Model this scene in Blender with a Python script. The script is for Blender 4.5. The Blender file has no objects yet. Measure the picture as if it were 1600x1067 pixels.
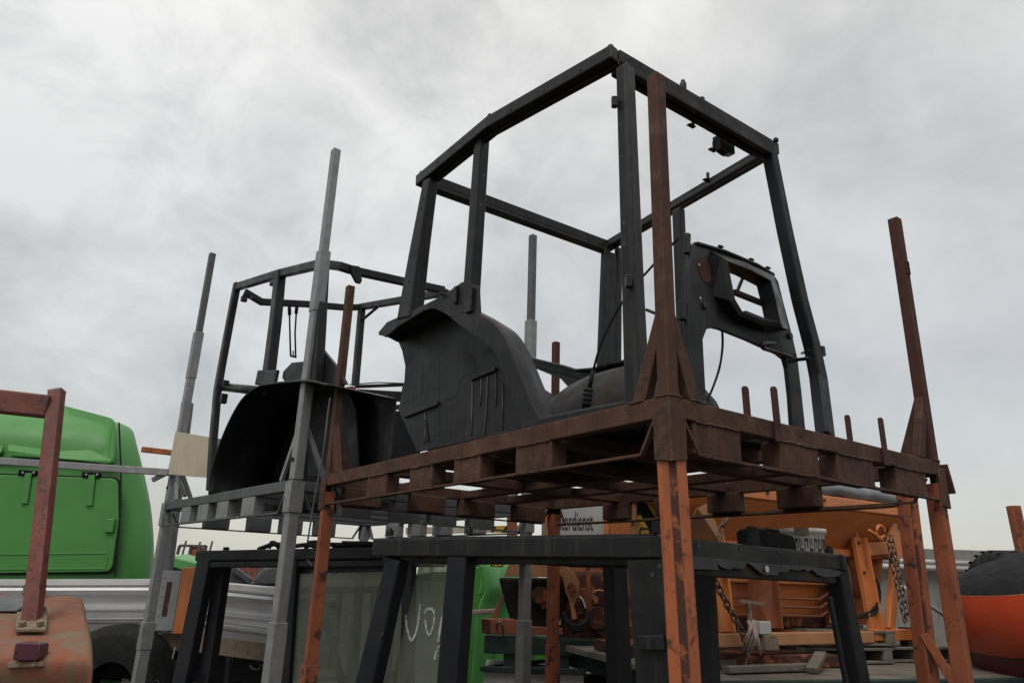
import bpy, bmesh, math, random
from mathutils import Vector as V, Matrix
random.seed(7)
scn = bpy.context.scene
C = scn.collection
R = math.radians
# ------------------------------------------------------------------ camera
EYE = V((0, 0, 1.75)); FPX = 1131.1; PITCH = .3179; ROLL = .031
def cam_axes():
    cp, sp = math.cos(PITCH), math.sin(PITCH)
    f = V((0, cp, sp)); u0 = V((0, -sp, cp)); r0 = V((1, 0, 0))
    c, s = math.cos(ROLL), math.sin(ROLL)
    return r0*c+u0*s, u0*c-r0*s, f
CR, CU, CF = cam_axes()
cd = bpy.data.cameras.new('camera'); cam = bpy.data.objects.new('camera', cd); C.objects.link(cam)
cd.sensor_width = 36; cd.lens = 36*FPX/1600; cd.clip_end = 5000; cd.clip_start = .05
cam.matrix_world = Matrix(((CR.x, CU.x, -CF.x, EYE.x), (CR.y, CU.y, -CF.y, EYE.y), (CR.z, CU.z, -CF.z, EYE.z), (0, 0, 0, 1)))
scn.camera = cam
# ------------------------------------------------------------------ world, sun, exposure
SUN_EL, SUN_AZ = R(56), R(205)          # azimuth clockwise from +Y: behind the camera, a little to the left
w = bpy.data.worlds.new('World'); scn.world = w; w.use_nodes = True
nt = w.node_tree; N = nt.nodes; L = nt.links
for n in list(N): N.remove(n)
def wn(t, **k):
    n = N.new(t)
    for a, b in k.items(): setattr(n, a, b)
    return n
out = wn('ShaderNodeOutputWorld')
sky = wn('ShaderNodeTexSky', sky_type='NISHITA', sun_disc=False, sun_elevation=SUN_EL, sun_rotation=SUN_AZ, dust_density=3.0)
bg1 = wn('ShaderNodeBackground'); bg1.inputs[1].default_value = .05; L.new(sky.outputs[0], bg1.inputs[0])
tc = wn('ShaderNodeTexCoord'); sep = wn('ShaderNodeSeparateXYZ'); L.new(tc.outputs['Generated'], sep.inputs[0])
def mth(op, a, b=None, c=None):
    n = wn('ShaderNodeMath', operation=op)
    for i, x in enumerate((a, b, c)):
        if x is None: continue
        if isinstance(x, (int, float)): n.inputs[i].default_value = x
        else: L.new(x, n.inputs[i])
    return n.outputs[0]
def wnoise(scale, detail, rough, off, dist=0):
    mp = wn('ShaderNodeMapping'); mp.inputs['Location'].default_value = off; mp.inputs['Scale'].default_value = (1, 1, 1.25); L.new(tc.outputs['Generated'], mp.inputs[0])
    n = wn('ShaderNodeTexNoise'); n.inputs['Scale'].default_value = scale; n.inputs['Detail'].default_value = detail
    n.inputs['Roughness'].default_value = rough; n.inputs['Distortion'].default_value = dist
    L.new(mp.outputs[0], n.inputs['Vector']); return n.outputs['Fac']
big = wnoise(2.3, 3, .5, (3.4, 1.7, .6), .1); fine = wnoise(7.5, 8, .6, (7.3, 2.2, 1.1), .3)
cl = mth('ADD', mth("MULTIPLY", big, .58), mth("MULTIPLY", fine, .42))
lside = mth('MULTIPLY_ADD', sep.outputs[0], -.55, .62)       # cloud cover is smoother towards the right
lside = mth('MINIMUM', mth('MAXIMUM', lside, .22), 1.0)
cl = mth('MULTIPLY_ADD', mth('SUBTRACT', cl, .5), lside, .5)
rmp = wn('ShaderNodeValToRGB'); L.new(cl, rmp.inputs[0])
e = rmp.color_ramp.elements
e[0].position = .40; e[0].color = (.37, .355, .32, 1); e[1].position = .585; e[1].color = (.74, .72, .665, 1)
m = e.new(.49); m.color = (.56, .54, .495, 1)
zen = mth('MULTIPLY_ADD', mth('POWER', mth('MAXIMUM', sep.outputs[2], 0), 2.2), 1.05, .79)   # overcast: the zenith is brightest
hz = mth('POWER', mth('SUBTRACT', 1.0, mth('MINIMUM', mth('MAXIMUM', sep.outputs[2], 0), 1.0)), 9)
mixh = wn('ShaderNodeMix', data_type='RGBA'); L.new(hz, mixh.inputs[0]); L.new(rmp.outputs[0], mixh.inputs[6]); mixh.inputs[7].default_value = (.71, .69, .60, 1)
bg2 = wn('ShaderNodeBackground'); L.new(mixh.outputs[2], bg2.inputs[0]); L.new(zen, bg2.inputs[1])
add = wn('ShaderNodeAddShader'); L.new(bg1.outputs[0], add.inputs[0]); L.new(bg2.outputs[0], add.inputs[1]); L.new(add.outputs[0], out.inputs[0])
sd = bpy.data.lights.new('sun', 'SUN'); sd.energy = 1.25; sd.angle = R(25); sd.color = (1, .965, .92)
so = bpy.data.objects.new('sun', sd); C.objects.link(so)
sdir = V((math.sin(SUN_AZ)*math.cos(SUN_EL), math.cos(SUN_AZ)*math.cos(SUN_EL), math.sin(SUN_EL)))
so.rotation_euler = sdir.to_track_quat('Z', 'Y').to_euler(); so.location = (0, 0, 30)
vs = scn.view_settings; vs.view_transform = 'Standard'; vs.look = 'None'; vs.exposure = 0; vs.gamma = 1; vs.use_curve_mapping = False

# ------------------------------------------------------------------ pixel helpers (measure points of the photograph in metres)
def ray(px, py): return CF + CR*((px-800)/FPX) - CU*((py-533.5)/FPX)
def at(px, py, y): d = ray(px, py); return EYE + d*(y/d.y)
def onplane(px, py, p, n): d = ray(px, py); return EYE + d*((p-EYE).dot(n)/d.dot(n))
class Frame:
    def __init__(s, o, yaw):
        s.o = V(o); s.e1 = V((math.cos(yaw), math.sin(yaw), 0)); s.e2 = V((-math.sin(yaw), math.cos(yaw), 0)); s.yaw = yaw
    def __call__(s, u, v, h): return s.o + s.e1*u + s.e2*v + V((0, 0, h))
    def un(s, px, py, u=None, v=None, h=None):
        if u is not None: return onplane(px, py, s(u, 0, 0), s.e1)
        if v is not None: return onplane(px, py, s(0, v, 0), s.e2)
        return onplane(px, py, s(0, 0, h), V((0, 0, 1)))
# ------------------------------------------------------------------ materials
MATS = {}
def mat(name, c1, c2=None, wear=None, wear_amt=.0, wscale=14, rough=.55, rvar=.15, metal=0., scale=3., bump=.15, bscale=60,
        streak=None, streak_amt=0., dust=None, dust_amt=0., spec=.5, smin=.06, streak_axis=2, chips=None, chip_amt=0., edge=None, edge_amt=.6):
    mt = bpy.data.materials.new(name); mt.use_nodes = True
    t = mt.node_tree; ns = t.nodes; ls = t.links; b = ns['Principled BSDF']
    def nd(k, **kw):
        n = ns.new(k)
        for a, v_ in kw.items(): setattr(n, a, v_)
        return n
    tcx = nd('ShaderNodeTexCoord')
    def noise(s, d=4, r=.6, vec=None, dist=0):
        n = nd('ShaderNodeTexNoise'); n.inputs['Scale'].default_value = s; n.inputs['Detail'].default_value = d
        n.inputs['Roughness'].default_value = r; n.inputs['Distortion'].default_value = dist
        ls.new(vec or tcx.outputs['Object'], n.inputs['Vector']); return n.outputs['Fac']
    def ramp(f, a, b_):
        n = nd('ShaderNodeMapRange'); n.inputs[1].default_value = a; n.inputs[2].default_value = b_; n.clamp = True
        ls.new(f, n.inputs[0]); return n.outputs[0]
    def mix(f, a, b_):
        n = nd('ShaderNodeMix', data_type='RGBA')
        ls.new(f, n.inputs[0])
        for i, x in ((6, a), (7, b_)):
            if isinstance(x, tuple): n.inputs[i].default_value = (*x[:3], 1)
            else: ls.new(x, n.inputs[i])
        return n.outputs[2]
    def mul(a, k):
        n = nd('ShaderNodeMath', operation='MULTIPLY'); ls.new(a, n.inputs[0]); n.inputs[1].default_value = k; return n.outputs[0]
    c2 = c2 or tuple(x*.75 for x in c1)
    col = mix(ramp(noise(scale, 5), .35, .65), c1, c2)
    rr = noise(scale*3, 4)
    wm = None
    if streak:
        mp = nd('ShaderNodeMapping'); sc = [28, 28, 28]; sc[streak_axis] = 1.6; mp.inputs['Scale'].default_value = sc
        ls.new(tcx.outputs['Object'], mp.inputs[0])
        s1 = noise(1, 4, .6, mp.outputs[0])
        col = mix(mul(ramp(s1, .52, .72), streak_amt), col, streak)
    if dust:
        col = mix(mul(ramp(noise(scale*1.7, 6, .7), .48, .75), dust_amt), col, dust)
    if wear:
        nz = noise(wscale, 8, .72, None, .5)
        lo = .5 + (.5-wear_amt)*.45
        wm = ramp(nz, lo, lo+smin); col = mix(wm, col, wear)
    if chips:
        nz2 = noise(wscale*3.1, 6, .75, None, .2); lo = .5+(.5-chip_amt)*.5
        col = mix(ramp(nz2, lo, lo+.03), col, chips)
    if edge:
        bv = nd('ShaderNodeBevel', samples=4); bv.inputs['Radius'].default_value = .007; ge = nd('ShaderNodeNewGeometry')
        dt = nd('ShaderNodeVectorMath', operation='DOT_PRODUCT'); ls.new(bv.outputs[0], dt.inputs[0]); ls.new(ge.outputs['Normal'], dt.inputs[1])
        em = nd('ShaderNodeMath', operation='MULTIPLY'); ls.new(ramp(dt.outputs['Value'], .985, .93), em.inputs[0]); ls.new(mul(ramp(noise(16, 6, .7), .40, .62), edge_amt), em.inputs[1])
        col = mix(em.outputs[0], col, edge)
    ls.new(col, b.inputs['Base Color'])
    ro = nd('ShaderNodeMapRange'); ls.new(rr, ro.inputs[0]); ro.inputs[1].default_value = .3; ro.inputs[2].default_value = .7
    ro.inputs[3].default_value = max(.05, rough-rvar); ro.inputs[4].default_value = min(1, rough+rvar)
    ls.new(ro.outputs[0], b.inputs['Roughness']); b.inputs['Metallic'].default_value = metal
    b.inputs['Specular IOR Level'].default_value = spec
    if bump:
        bp = nd('ShaderNodeBump'); bp.inputs['Strength'].default_value = bump; bp.inputs['Distance'].default_value = .004
        ls.new(noise(bscale, 5, .65), bp.inputs['Height']); ls.new(bp.outputs[0], b.inputs['Normal'])
    MATS[name] = mt; return mt
BLACK = mat('black_primer_steel', (.0105, .011, .0118), (.0075, .0079, .0088), spec=.22, dust=(.04, .038, .036), dust_amt=.5, edge=(.07, .068, .065), edge_amt=.55, streak=(.04, .038, .036), streak_amt=.45, rough=.42, rvar=.14, scale=2.2, bump=.10, bscale=35, chips=(.15, .145, .13), chip_amt=.09, wscale=24)
BLACKR = mat('black_primer_rusting', (.016, .0155, .016), (.012, .0115, .012), spec=.22, wear=(.048, .020, .013), wear_amt=.42, wscale=5, rough=.6, scale=3, bump=.2, smin=.12)
NAVY = mat('dark_blue_black_paint', (.0135, .0145, .0175), (.008, .009, .0115), spec=.2, edge=(.05, .05, .052), edge_amt=.45, dust=(.03, .03, .031), dust_amt=.35, rough=.5, scale=2.5, bump=.12, bscale=30, chips=(.2, .19, .17), chip_amt=.05, wscale=22)
RUST = mat('brown_rust', (.080, .037, .023), (.052, .026, .018), wear=(.026, .0155, .0125), wear_amt=.45, wscale=9, rough=.85, rvar=.08, scale=4, bump=.5, bscale=90, streak=(.026, .016, .013), streak_amt=.6, smin=.2, chips=(.17, .125, .095), chip_amt=.12, spec=.25, dust=(.125, .08, .056), dust_amt=.75, edge=(.17, .115, .085), edge_amt=.5)
RUSTRED = mat('red_brown_rust', (.068, .024, .018), (.047, .020, .016), wear=(.027, .0145, .0125), wear_amt=.45, wscale=8, rough=.82, rvar=.08, scale=4, bump=.45, bscale=90, streak=(.05, .024, .018), streak_amt=.5, smin=.15, spec=.25, dust=(.085, .045, .033), dust_amt=.5, edge=(.14, .085, .06), edge_amt=.4)
ORUST = mat('flaking_orange_paint', (.38, .108, .038), (.28, .078, .030), wear=(.065, .03, .022), wear_amt=.42, wscale=11, rough=.65, scale=3, bump=.4, bscale=70, streak=(.13, .04, .025), streak_amt=.95, smin=.1, chips=(.05, .022, .016), chip_amt=.24, spec=.35, edge=(.07, .03, .02), edge_amt=.9, dust=(.40, .15, .07), dust_amt=.2)
ORUSTD = mat('orange_brown_paint', (.26, .075, .032), (.18, .053, .026), wear=(.05, .022, .017), wear_amt=.4, wscale=8, rough=.7, scale=3, bump=.4, bscale=70, streak=(.09, .03, .02), streak_amt=.8, smin=.06, chips=(.05, .022, .016), chip_amt=.2, spec=.3, edge=(.06, .026, .018), edge_amt=.9, dust=(.27, .10, .05), dust_amt=.4)
DARKRUST = mat('dark_seam_rust', (.075, .032, .024), (.045, .022, .018), rough=.9, bump=.5, wear=(.3, .095, .042), wear_amt=.45, wscale=7, smin=.1, spec=.2)
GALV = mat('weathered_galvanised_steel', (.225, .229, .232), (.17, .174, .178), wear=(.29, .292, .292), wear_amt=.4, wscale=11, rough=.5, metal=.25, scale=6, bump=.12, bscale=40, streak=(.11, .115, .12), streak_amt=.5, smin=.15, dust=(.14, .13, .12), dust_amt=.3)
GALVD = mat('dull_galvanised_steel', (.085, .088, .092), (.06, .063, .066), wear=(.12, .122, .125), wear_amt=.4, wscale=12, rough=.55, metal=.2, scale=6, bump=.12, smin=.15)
GREEN = mat('faded_green_bodywork', (.046, .21, .033), (.037, .175, .027), dust=(.085, .22, .06), dust_amt=.3, rough=.5, rvar=.1, scale=1.1, bump=.05, bscale=20, chips=(.22, .32, .19), chip_amt=.04, wscale=9)
SEAL = mat('grey_seam_sealant', (.15, .145, .135), (.05, .05, .048), rough=.7, scale=12, bump=.1)
GREENB = mat('bright_green_plastic', (.085, .31, .075), (.06, .24, .055), rough=.4, rvar=.08, scale=1.5, bump=.03, bscale=18, dust=(.2, .4, .17), dust_amt=.25)
ALU = mat('brushed_aluminium', (.62, .62, .625), (.55, .555, .56), rough=.34, rvar=.04, metal=.5, scale=2, bump=0, dust=(.36, .355, .34), dust_amt=.4)
ALUD = mat('dull_aluminium_edge', (.25, .255, .26), (.2, .2, .21), rough=.5, metal=.3, scale=3, bump=.06)
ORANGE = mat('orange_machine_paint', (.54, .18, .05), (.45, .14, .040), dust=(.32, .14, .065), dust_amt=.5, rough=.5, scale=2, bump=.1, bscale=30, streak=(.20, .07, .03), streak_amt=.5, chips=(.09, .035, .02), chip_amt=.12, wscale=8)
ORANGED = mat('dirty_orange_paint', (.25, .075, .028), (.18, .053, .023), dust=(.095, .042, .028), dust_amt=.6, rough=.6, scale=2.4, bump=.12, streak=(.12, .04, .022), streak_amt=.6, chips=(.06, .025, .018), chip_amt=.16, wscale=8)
ORPALE = mat('sun_bleached_orange', (.40, .20, .09), (.33, .15, .065), dust=(.24, .16, .095), dust_amt=.5, rough=.6, scale=3, bump=.12, streak=(.26, .13, .07), streak_amt=.4, chips=(.1, .05, .03), chip_amt=.16, wscale=9)
REDPAINT = mat('worn_red_brown_paint', (.165, .042, .029), (.115, .032, .025), wear=(.05, .022, .018), wear_amt=.42, wscale=26, rough=.65, scale=5, bump=.35, bscale=80, chips=(.5, .38, .34), chip_amt=.05, smin=.08)
DIRTYRED = mat('red_sheet_under_grit', (.23, .078, .045), (.19, .068, .042), dust=(.15, .11, .074), dust_amt=1.0, streak=(.13, .08, .055), streak_amt=.5, streak_axis=1, rough=.8, spec=.2, scale=2.2, bump=.6, bscale=140, wear=(.16, .115, .075), wear_amt=.62, wscale=5, smin=.14, chips=(.34, .26, .17), chip_amt=.2)
GRIT = mat('dirty_steel_plate', (.19, .15, .10), (.15, .11, .075), rough=.85, bump=.6, bscale=120, scale=10, wear=(.10, .06, .04), wear_amt=.4)
LAMPRED = mat('dark_red_lamp_lens', (.075, .018, .032), (.06, .015, .028), rough=.25, rvar=.05, bump=.03, dust=(.12, .06, .06), dust_amt=.3)
CREAM = mat('weathered_cream_board', (.42, .37, .275), (.37, .325, .245), rough=.75, scale=3, bump=.12, streak=(.26, .22, .17), streak_amt=.35, dust=(.33, .28, .21), dust_amt=.5, wear=(.2, .17, .13), wear_amt=.25, wscale=6, smin=.2)
RUBBER = mat('black_rubber', (.014, .014, .0145), (.010, .010, .0105), spec=.2, rough=.75, scale=4, bump=.3, bscale=50, dust=(.04, .038, .036), dust_amt=.4)
TORN = mat('torn_grey_rubber', (.075, .077, .078), (.05, .052, .053), spec=.2, rough=.8, scale=9, bump=.7, bscale=80, chips=(.16, .15, .14), chip_amt=.16, wscale=20)
TARP = mat('grey_tarpaulin', (.17, .175, .185), (.11, .115, .125), rough=.45, scale=5, bump=.3, bscale=14, dust=(.24, .24, .24), dust_amt=.4)
CONC = mat('stained_concrete', (.215, .205, .185), (.16, .153, .14), rough=.9, scale=1.2, bump=.4, bscale=25, streak=(.085, .08, .072), streak_amt=.75, dust=(.27, .255, .225), dust_amt=.4, spec=.2)
WOOD = mat('weathered_grey_wood', (.15, .132, .107), (.105, .093, .076), rough=.85, scale=4, bump=.5, bscale=40, streak=(.07, .06, .05), streak_amt=.8, streak_axis=0, dust=(.27, .24, .2), dust_amt=.5, spec=.2)
TEAL = mat('dark_green_frame_paint', (.018, .036, .032), (.0135, .028, .025), spec=.25, rough=.55, scale=3, bump=.15, dust=(.07, .08, .07), dust_amt=.4, chips=(.1, .08, .06), chip_amt=.06)
REDGLOSS = mat('glossy_orange_red_hood', (.44, .056, .020), (.38, .046, .017), rough=.3, rvar=.06, scale=1.6, bump=.03, bscale=12, dust=(.42, .14, .08), dust_amt=.25)
BLACKPL = mat('black_plastic_hood', (.010, .0105, .0115), (.008, .0085, .0095), spec=.08, rough=.75, bump=.06, dust=(.025, .025, .025), dust_amt=.3)
WHITE = mat('dirty_white_plastic', (.62, .61, .57), (.5, .48, .43), rough=.5, scale=6, bump=.08, dust=(.3, .26, .19), dust_amt=.5)
SIGNW = mat('sign_white', (.40, .40, .39), (.33, .33, .32), rough=.45, scale=3, bump=.03, streak=(.3, .28, .25), streak_amt=.4)
INK = mat('black_lettering', (.02, .02, .02), (.03, .03, .03), rough=.5, bump=0)
YELLOW = mat('hazard_yellow', (.58, .35, .025), (.46, .27, .02), rough=.5, scale=4, bump=.04, dust=(.3, .2, .08), dust_amt=.4)
GROUND = mat('yard_gravel', (.085, .08, .074), (.06, .058, .053), rough=.95, spec=.08, scale=.4, bump=.8, bscale=30, dust=(.2, .185, .16), dust_amt=.4)
CHAINM = mat('rusty_chain', (.13, .085, .06), (.085, .06, .045), rough=.7, metal=.4, bump=.3, scale=12, wear=(.22, .17, .13), wear_amt=.4)
SILVER = mat('zinc_pipe', (.5, .5, .5), (.42, .42, .42), rough=.4, metal=.5, bump=.05)
STRAPM = mat('faded_strap', (.34, .27, .24), (.26, .20, .18), rough=.9, bump=.4, bscale=80)
def chalk_mat():
    mt = bpy.data.materials.new('smeared_white_spray'); mt.use_nodes = True; t = mt.node_tree; ns = t.nodes; ls = t.links
    b = ns['Principled BSDF']; b.inputs['Base Color'].default_value = (.42, .44, .42, 1); b.inputs['Roughness'].default_value = .9
    tr = ns.new('ShaderNodeBsdfTransparent'); mx = ns.new('ShaderNodeMixShader'); tcx = ns.new('ShaderNodeTexCoord'); n1 = ns.new('ShaderNodeTexNoise'); n1.inputs['Scale'].default_value = 38; n1.inputs['Detail'].default_value = 5
    mr = ns.new('ShaderNodeMapRange'); mr.inputs[1].default_value = .36; mr.inputs[2].default_value = .66; mr.inputs[3].default_value = .1; mr.inputs[4].default_value = .9
    ls.new(tcx.outputs['Object'], n1.inputs['Vector']); ls.new(n1.outputs['Fac'], mr.inputs[0]); ls.new(mr.outputs[0], mx.inputs[0]); ls.new(tr.outputs[0], mx.inputs[1]); ls.new(b.outputs[0], mx.inputs[2]); ls.new(mx.outputs[0], ns['Material Output'].inputs[0])
    return mt
CHALK = chalk_mat()
FARM = mat('distant_machine_dark', (.07, .065, .06), (.05, .045, .045), rough=.8, bump=0)
FARRED = mat('distant_red_machine', (.20, .035, .03), (.12, .03, .03), rough=.7, bump=0)
BARK = mat('bare_branches', (.2, .19, .18), (.16, .15, .14), rough=.9, bump=0)
def glass_mat():
    mt = bpy.data.materials.new('dirty_window_glass'); mt.use_nodes = True; t = mt.node_tree; ns = t.nodes; ls = t.links
    b = ns['Principled BSDF']; o = ns['Material Output']
    b.inputs['Base Color'].default_value = (.13, .14, .115, 1); b.inputs['Roughness'].default_value = .1
    tr = ns.new('ShaderNodeBsdfTransparent'); tr.inputs[0].default_value = (.72, .78, .70, 1)
    mx = ns.new('ShaderNodeMixShader'); tcx = ns.new('ShaderNodeTexCoord'); n1 = ns.new('ShaderNodeTexNoise'); n1.inputs['Scale'].default_value = 5; n1.inputs['Detail'].default_value = 8
    n1.inputs['Roughness'].default_value = .7
    mp = ns.new('ShaderNodeMapping'); mp.inputs['Scale'].default_value = (3, 3, .7); ls.new(tcx.outputs['Object'], mp.inputs[0]); ls.new(mp.outputs[0], n1.inputs['Vector'])
    mr = ns.new('ShaderNodeMapRange'); mr.inputs[1].default_value = .3; mr.inputs[2].default_value = .7; mr.inputs[3].default_value = .3; mr.inputs[4].default_value = .8
    ls.new(n1.outputs['Fac'], mr.inputs[0]); ls.new(mr.outputs[0], mx.inputs[0]); ls.new(tr.outputs[0], mx.inputs[1]); ls.new(b.outputs[0], mx.inputs[2]); ls.new(mx.outputs[0], o.inputs[0])
    return mt
GLASS = glass_mat()
# ------------------------------------------------------------------ object helpers
ROOTM = {}
def setp(o, label, cat, group=None, kind=None):
    if label: o['label'] = label
    if cat: o['category'] = cat
    if group: o['group'] = group
    if kind: o['kind'] = kind
def thing(name, label, cat, loc, group=None, rz=0):
    o = bpy.data.objects.new(name, None); C.objects.link(o); o.empty_display_size = .2
    o.location = loc; o.rotation_euler = (0, 0, rz); setp(o, label, cat, group)
    ROOTM[o.name] = Matrix.Translation(loc) @ Matrix.Rotation(rz, 4, 'Z'); return o
def obj(name, bm, m, parent=None, bev=.004, smooth=False, solid=0, label=None, seg=2, mats=None, sub=0):
    me = bpy.data.meshes.new(name); bmesh.ops.recalc_face_normals(bm, faces=bm.faces)
    if parent is not None: bm.transform(ROOTM[parent.name].inverted())
    else:
        lo = V([min(v_.co[i] for v_ in bm.verts) for i in range(3)]); hi = V([max(v_.co[i] for v_ in bm.verts) for i in range(3)])
        org = V(((lo.x+hi.x)/2, (lo.y+hi.y)/2, lo.z)); bm.transform(Matrix.Translation(-org))
    bm.to_mesh(me); bm.free()
    for mm in (mats or [m]): me.materials.append(mm)
    o = bpy.data.objects.new(name, me); C.objects.link(o)
    if parent is not None: o.parent = parent; ROOTM[o.name] = ROOTM[parent.name]
    else: o.location = org
    if solid:
        s = o.modifiers.new('solidify', 'SOLIDIFY'); s.thickness = solid; s.offset = 0
    if sub:
        s = o.modifiers.new('subdiv', 'SUBSURF'); s.levels = sub; s.render_levels = sub
    if bev:
        b = o.modifiers.new('bevel', 'BEVEL'); b.width = bev; b.segments = seg; b.limit_method = 'ANGLE'; b.angle_limit = R(35)
    if smooth:
        for p in me.polygons: p.use_smooth = True
    if label: o['label'] = label
    return o
def solo(name, bm, m, label, cat, group=None, kind=None, **k):
    o = obj(name, bm, m, None, **k); setp(o, label, cat, group, kind); return o
def B(): return bmesh.new()
def prism(bm, pts, vec, mi=0):
    pts = [V(p) for p in pts]; vec = V(vec); n = len(pts)
    a = [bm.verts.new(p) for p in pts]; b = [bm.verts.new(p+vec) for p in pts]
    fs = [bm.faces.new(a), bm.faces.new(b[::-1])]
    for i in range(n): fs.append(bm.faces.new((a[i], b[i], b[(i+1) % n], a[(i+1) % n])))
    for f in fs: f.material_index = mi
    return fs
def box(bm, o, ax, ay, az):
    prism(bm, [o, o+ax, o+ax+ay, o+ay], az)
def basis(d, up):
    d = d.normalized(); s = d.cross(up)
    if s.length < 1e-4: s = d.cross(V((1, 0, 0)))
    s.normalize(); return s, s.cross(d).normalized()
def path(bm, pts, w, h, up=V((0, 0, 1)), w2=None, h2=None):
    """rectangular tube swept through pts; w across, h along 'up'; may taper to w2 x h2"""
    pts = [V(p) for p in pts]; n = len(pts); rings = []
    for i, p in enumerate(pts):
        if i == 0: d = pts[1]-p
        elif i == n-1: d = p-pts[i-1]
        else: d = (pts[i+1]-p).normalized()+(p-pts[i-1]).normalized()
        s, u = basis(d, up); t = i/(n-1)
        ww = w if w2 is None else w+(w2-w)*t; hh = h if h2 is None else h+(h2-h)*t
        if 0 < i < n-1:
            d0 = (p-pts[i-1]).normalized(); k = 1/max(.5, d0.dot(d.normalized()))
        else: k = 1
        # widen mitres only in the plane of the bend
        bend = (pts[i+1]-p).normalized()-(p-pts[i-1]).normalized() if 0 < i < n-1 else V((0, 0, 0))
        ks = k if abs(bend.dot(s)) > abs(bend.dot(u)) else 1; ku = k if ks == 1 else 1
        rings.append([bm.verts.new(p+s*(a*ww/2*ks)+u*(b*hh/2*ku)) for a, b in ((-1, -1), (1, -1), (1, 1), (-1, 1))])
    for i in range(n-1):
        for j in range(4): bm.faces.new((rings[i][j], rings[i][(j+1) % 4], rings[i+1][(j+1) % 4], rings[i+1][j]))
    bm.faces.new(rings[0][::-1]); bm.faces.new(rings[-1])
def tube(bm, pts, r, seg=10, r2=None, cap=True):
    pts = [V(p) for p in pts]; n = len(pts); rings = []; up = V((.13, .21, .97))
    for i, p in enumerate(pts):
        d = pts[min(i+1, n-1)]-pts[max(i-1, 0)]; s, u = basis(d, up); rr = r if r2 is None else r+(r2-r)*i/(n-1)
        rings.append([bm.verts.new(p+(s*math.cos(t)+u*math.sin(t))*rr) for t in [2*math.pi*j/seg for j in range(seg)]])
    for i in range(n-1):
        for j in range(seg): bm.faces.new((rings[i][j], rings[i][(j+1) % seg], rings[i+1][(j+1) % seg], rings[i+1][j]))
    if cap: bm.faces.new(rings[0][::-1]); bm.faces.new(rings[-1])
def smoothpts(pts, n=6):
    pts = [V(p) for p in pts]; o = []
    for i in range(len(pts)-1):
        p0 = pts[max(i-1, 0)]; p1 = pts[i]; p2 = pts[i+1]; p3 = pts[min(i+2, len(pts)-1)]
        for k in range(n):
            t = k/n
            o.append(.5*((2*p1)+(p2-p0)*t+(2*p0-5*p1+4*p2-p3)*t*t+(3*p1-p0-3*p2+p3)*t**3))
    o.append(pts[-1]); return o
def grid(bm, rows, close=False):
    vs_ = [[bm.verts.new(p) for p in r] for r in rows]
    for i in range(len(rows)-1):
        m_ = len(rows[i])
        for j in range(m_ if close else m_-1): bm.faces.new((vs_[i][j], vs_[i][(j+1) % m_], vs_[i+1][(j+1) % m_], vs_[i+1][j]))
    return vs_
def bolt(bm, p, n, r=.012, h=.012, seg=6):
    n = n.normalized(); s, u = basis(n, V((.2, .3, .9)))
    prism(bm, [p+(s*math.cos(2*math.pi*j/seg)+u*math.sin(2*math.pi*j/seg))*r for j in range(seg)], n*h)
def torus_link(bm, c, ax, side, ln, wd, r):
    """one oval chain link around centre c: long axis ax, short axis side"""
    ax = ax.normalized(); side = side.normalized(); P = []
    for k in range(12):
        t = 2*math.pi*k/12; P.append(c+ax*(math.cos(t)*ln/2)+side*(math.sin(t)*wd/2))
    nrm = ax.cross(side); rings = []
    for i, p in enumerate(P):
        d = P[(i+1) % 12]-P[i-1]; s = d.normalized().cross(nrm)
        rings.append([bm.verts.new(p+(s*math.cos(a)+nrm*math.sin(a))*r) for a in (0, math.pi/2, math.pi, 3*math.pi/2)])
    for i in range(12):
        for j in range(4): bm.faces.new((rings[i][j], rings[i][(j+1) % 4], rings[(i+1) % 12][(j+1) % 4], rings[(i+1) % 12][j]))
def chain_bm(pts, ln=.055, wd=.032, r=.006):
    bm = B(); pts = [V(p) for p in pts]; tot = [0]
    for a, b in zip(pts, pts[1:]): tot.append(tot[-1]+(b-a).length)
    n = int(tot[-1]/(ln*.72))
    for k in range(n):
        s = (k+.5)/n*tot[-1]
        for i in range(len(pts)-1):
            if s <= tot[i+1]: break
        d = (pts[i+1]-pts[i]).normalized(); c = pts[i]+d*(s-tot[i])
        s1, u1 = basis(d, V((.3, -1, .1))); torus_link(bm, c, d, s1 if k % 2 else u1, ln, wd, r)
    return bm
Z = V((0, 0, 1))
# ------------------------------------------------------------------ ground
bm = B(); box(bm, V((-2500, -2500, -.3)), V((5000, 0, 0)), V((0, 5000, 0)), V((0, 0, .3)))
g = solo('ground', bm, GROUND, 'grey gravel yard reaching to the horizon', 'ground', kind='structure', bev=0)
PLAT = 2.47
FR = Frame((.632, 2.8, PLAT), .6298)             # rusty rack: e1 along its right edge, e2 along its left edge
FG = Frame((-1.685, 5.75, 2.45), .711)           # galvanised rack
RA, RB, RH = 3.456, 2.291, 1.554
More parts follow.
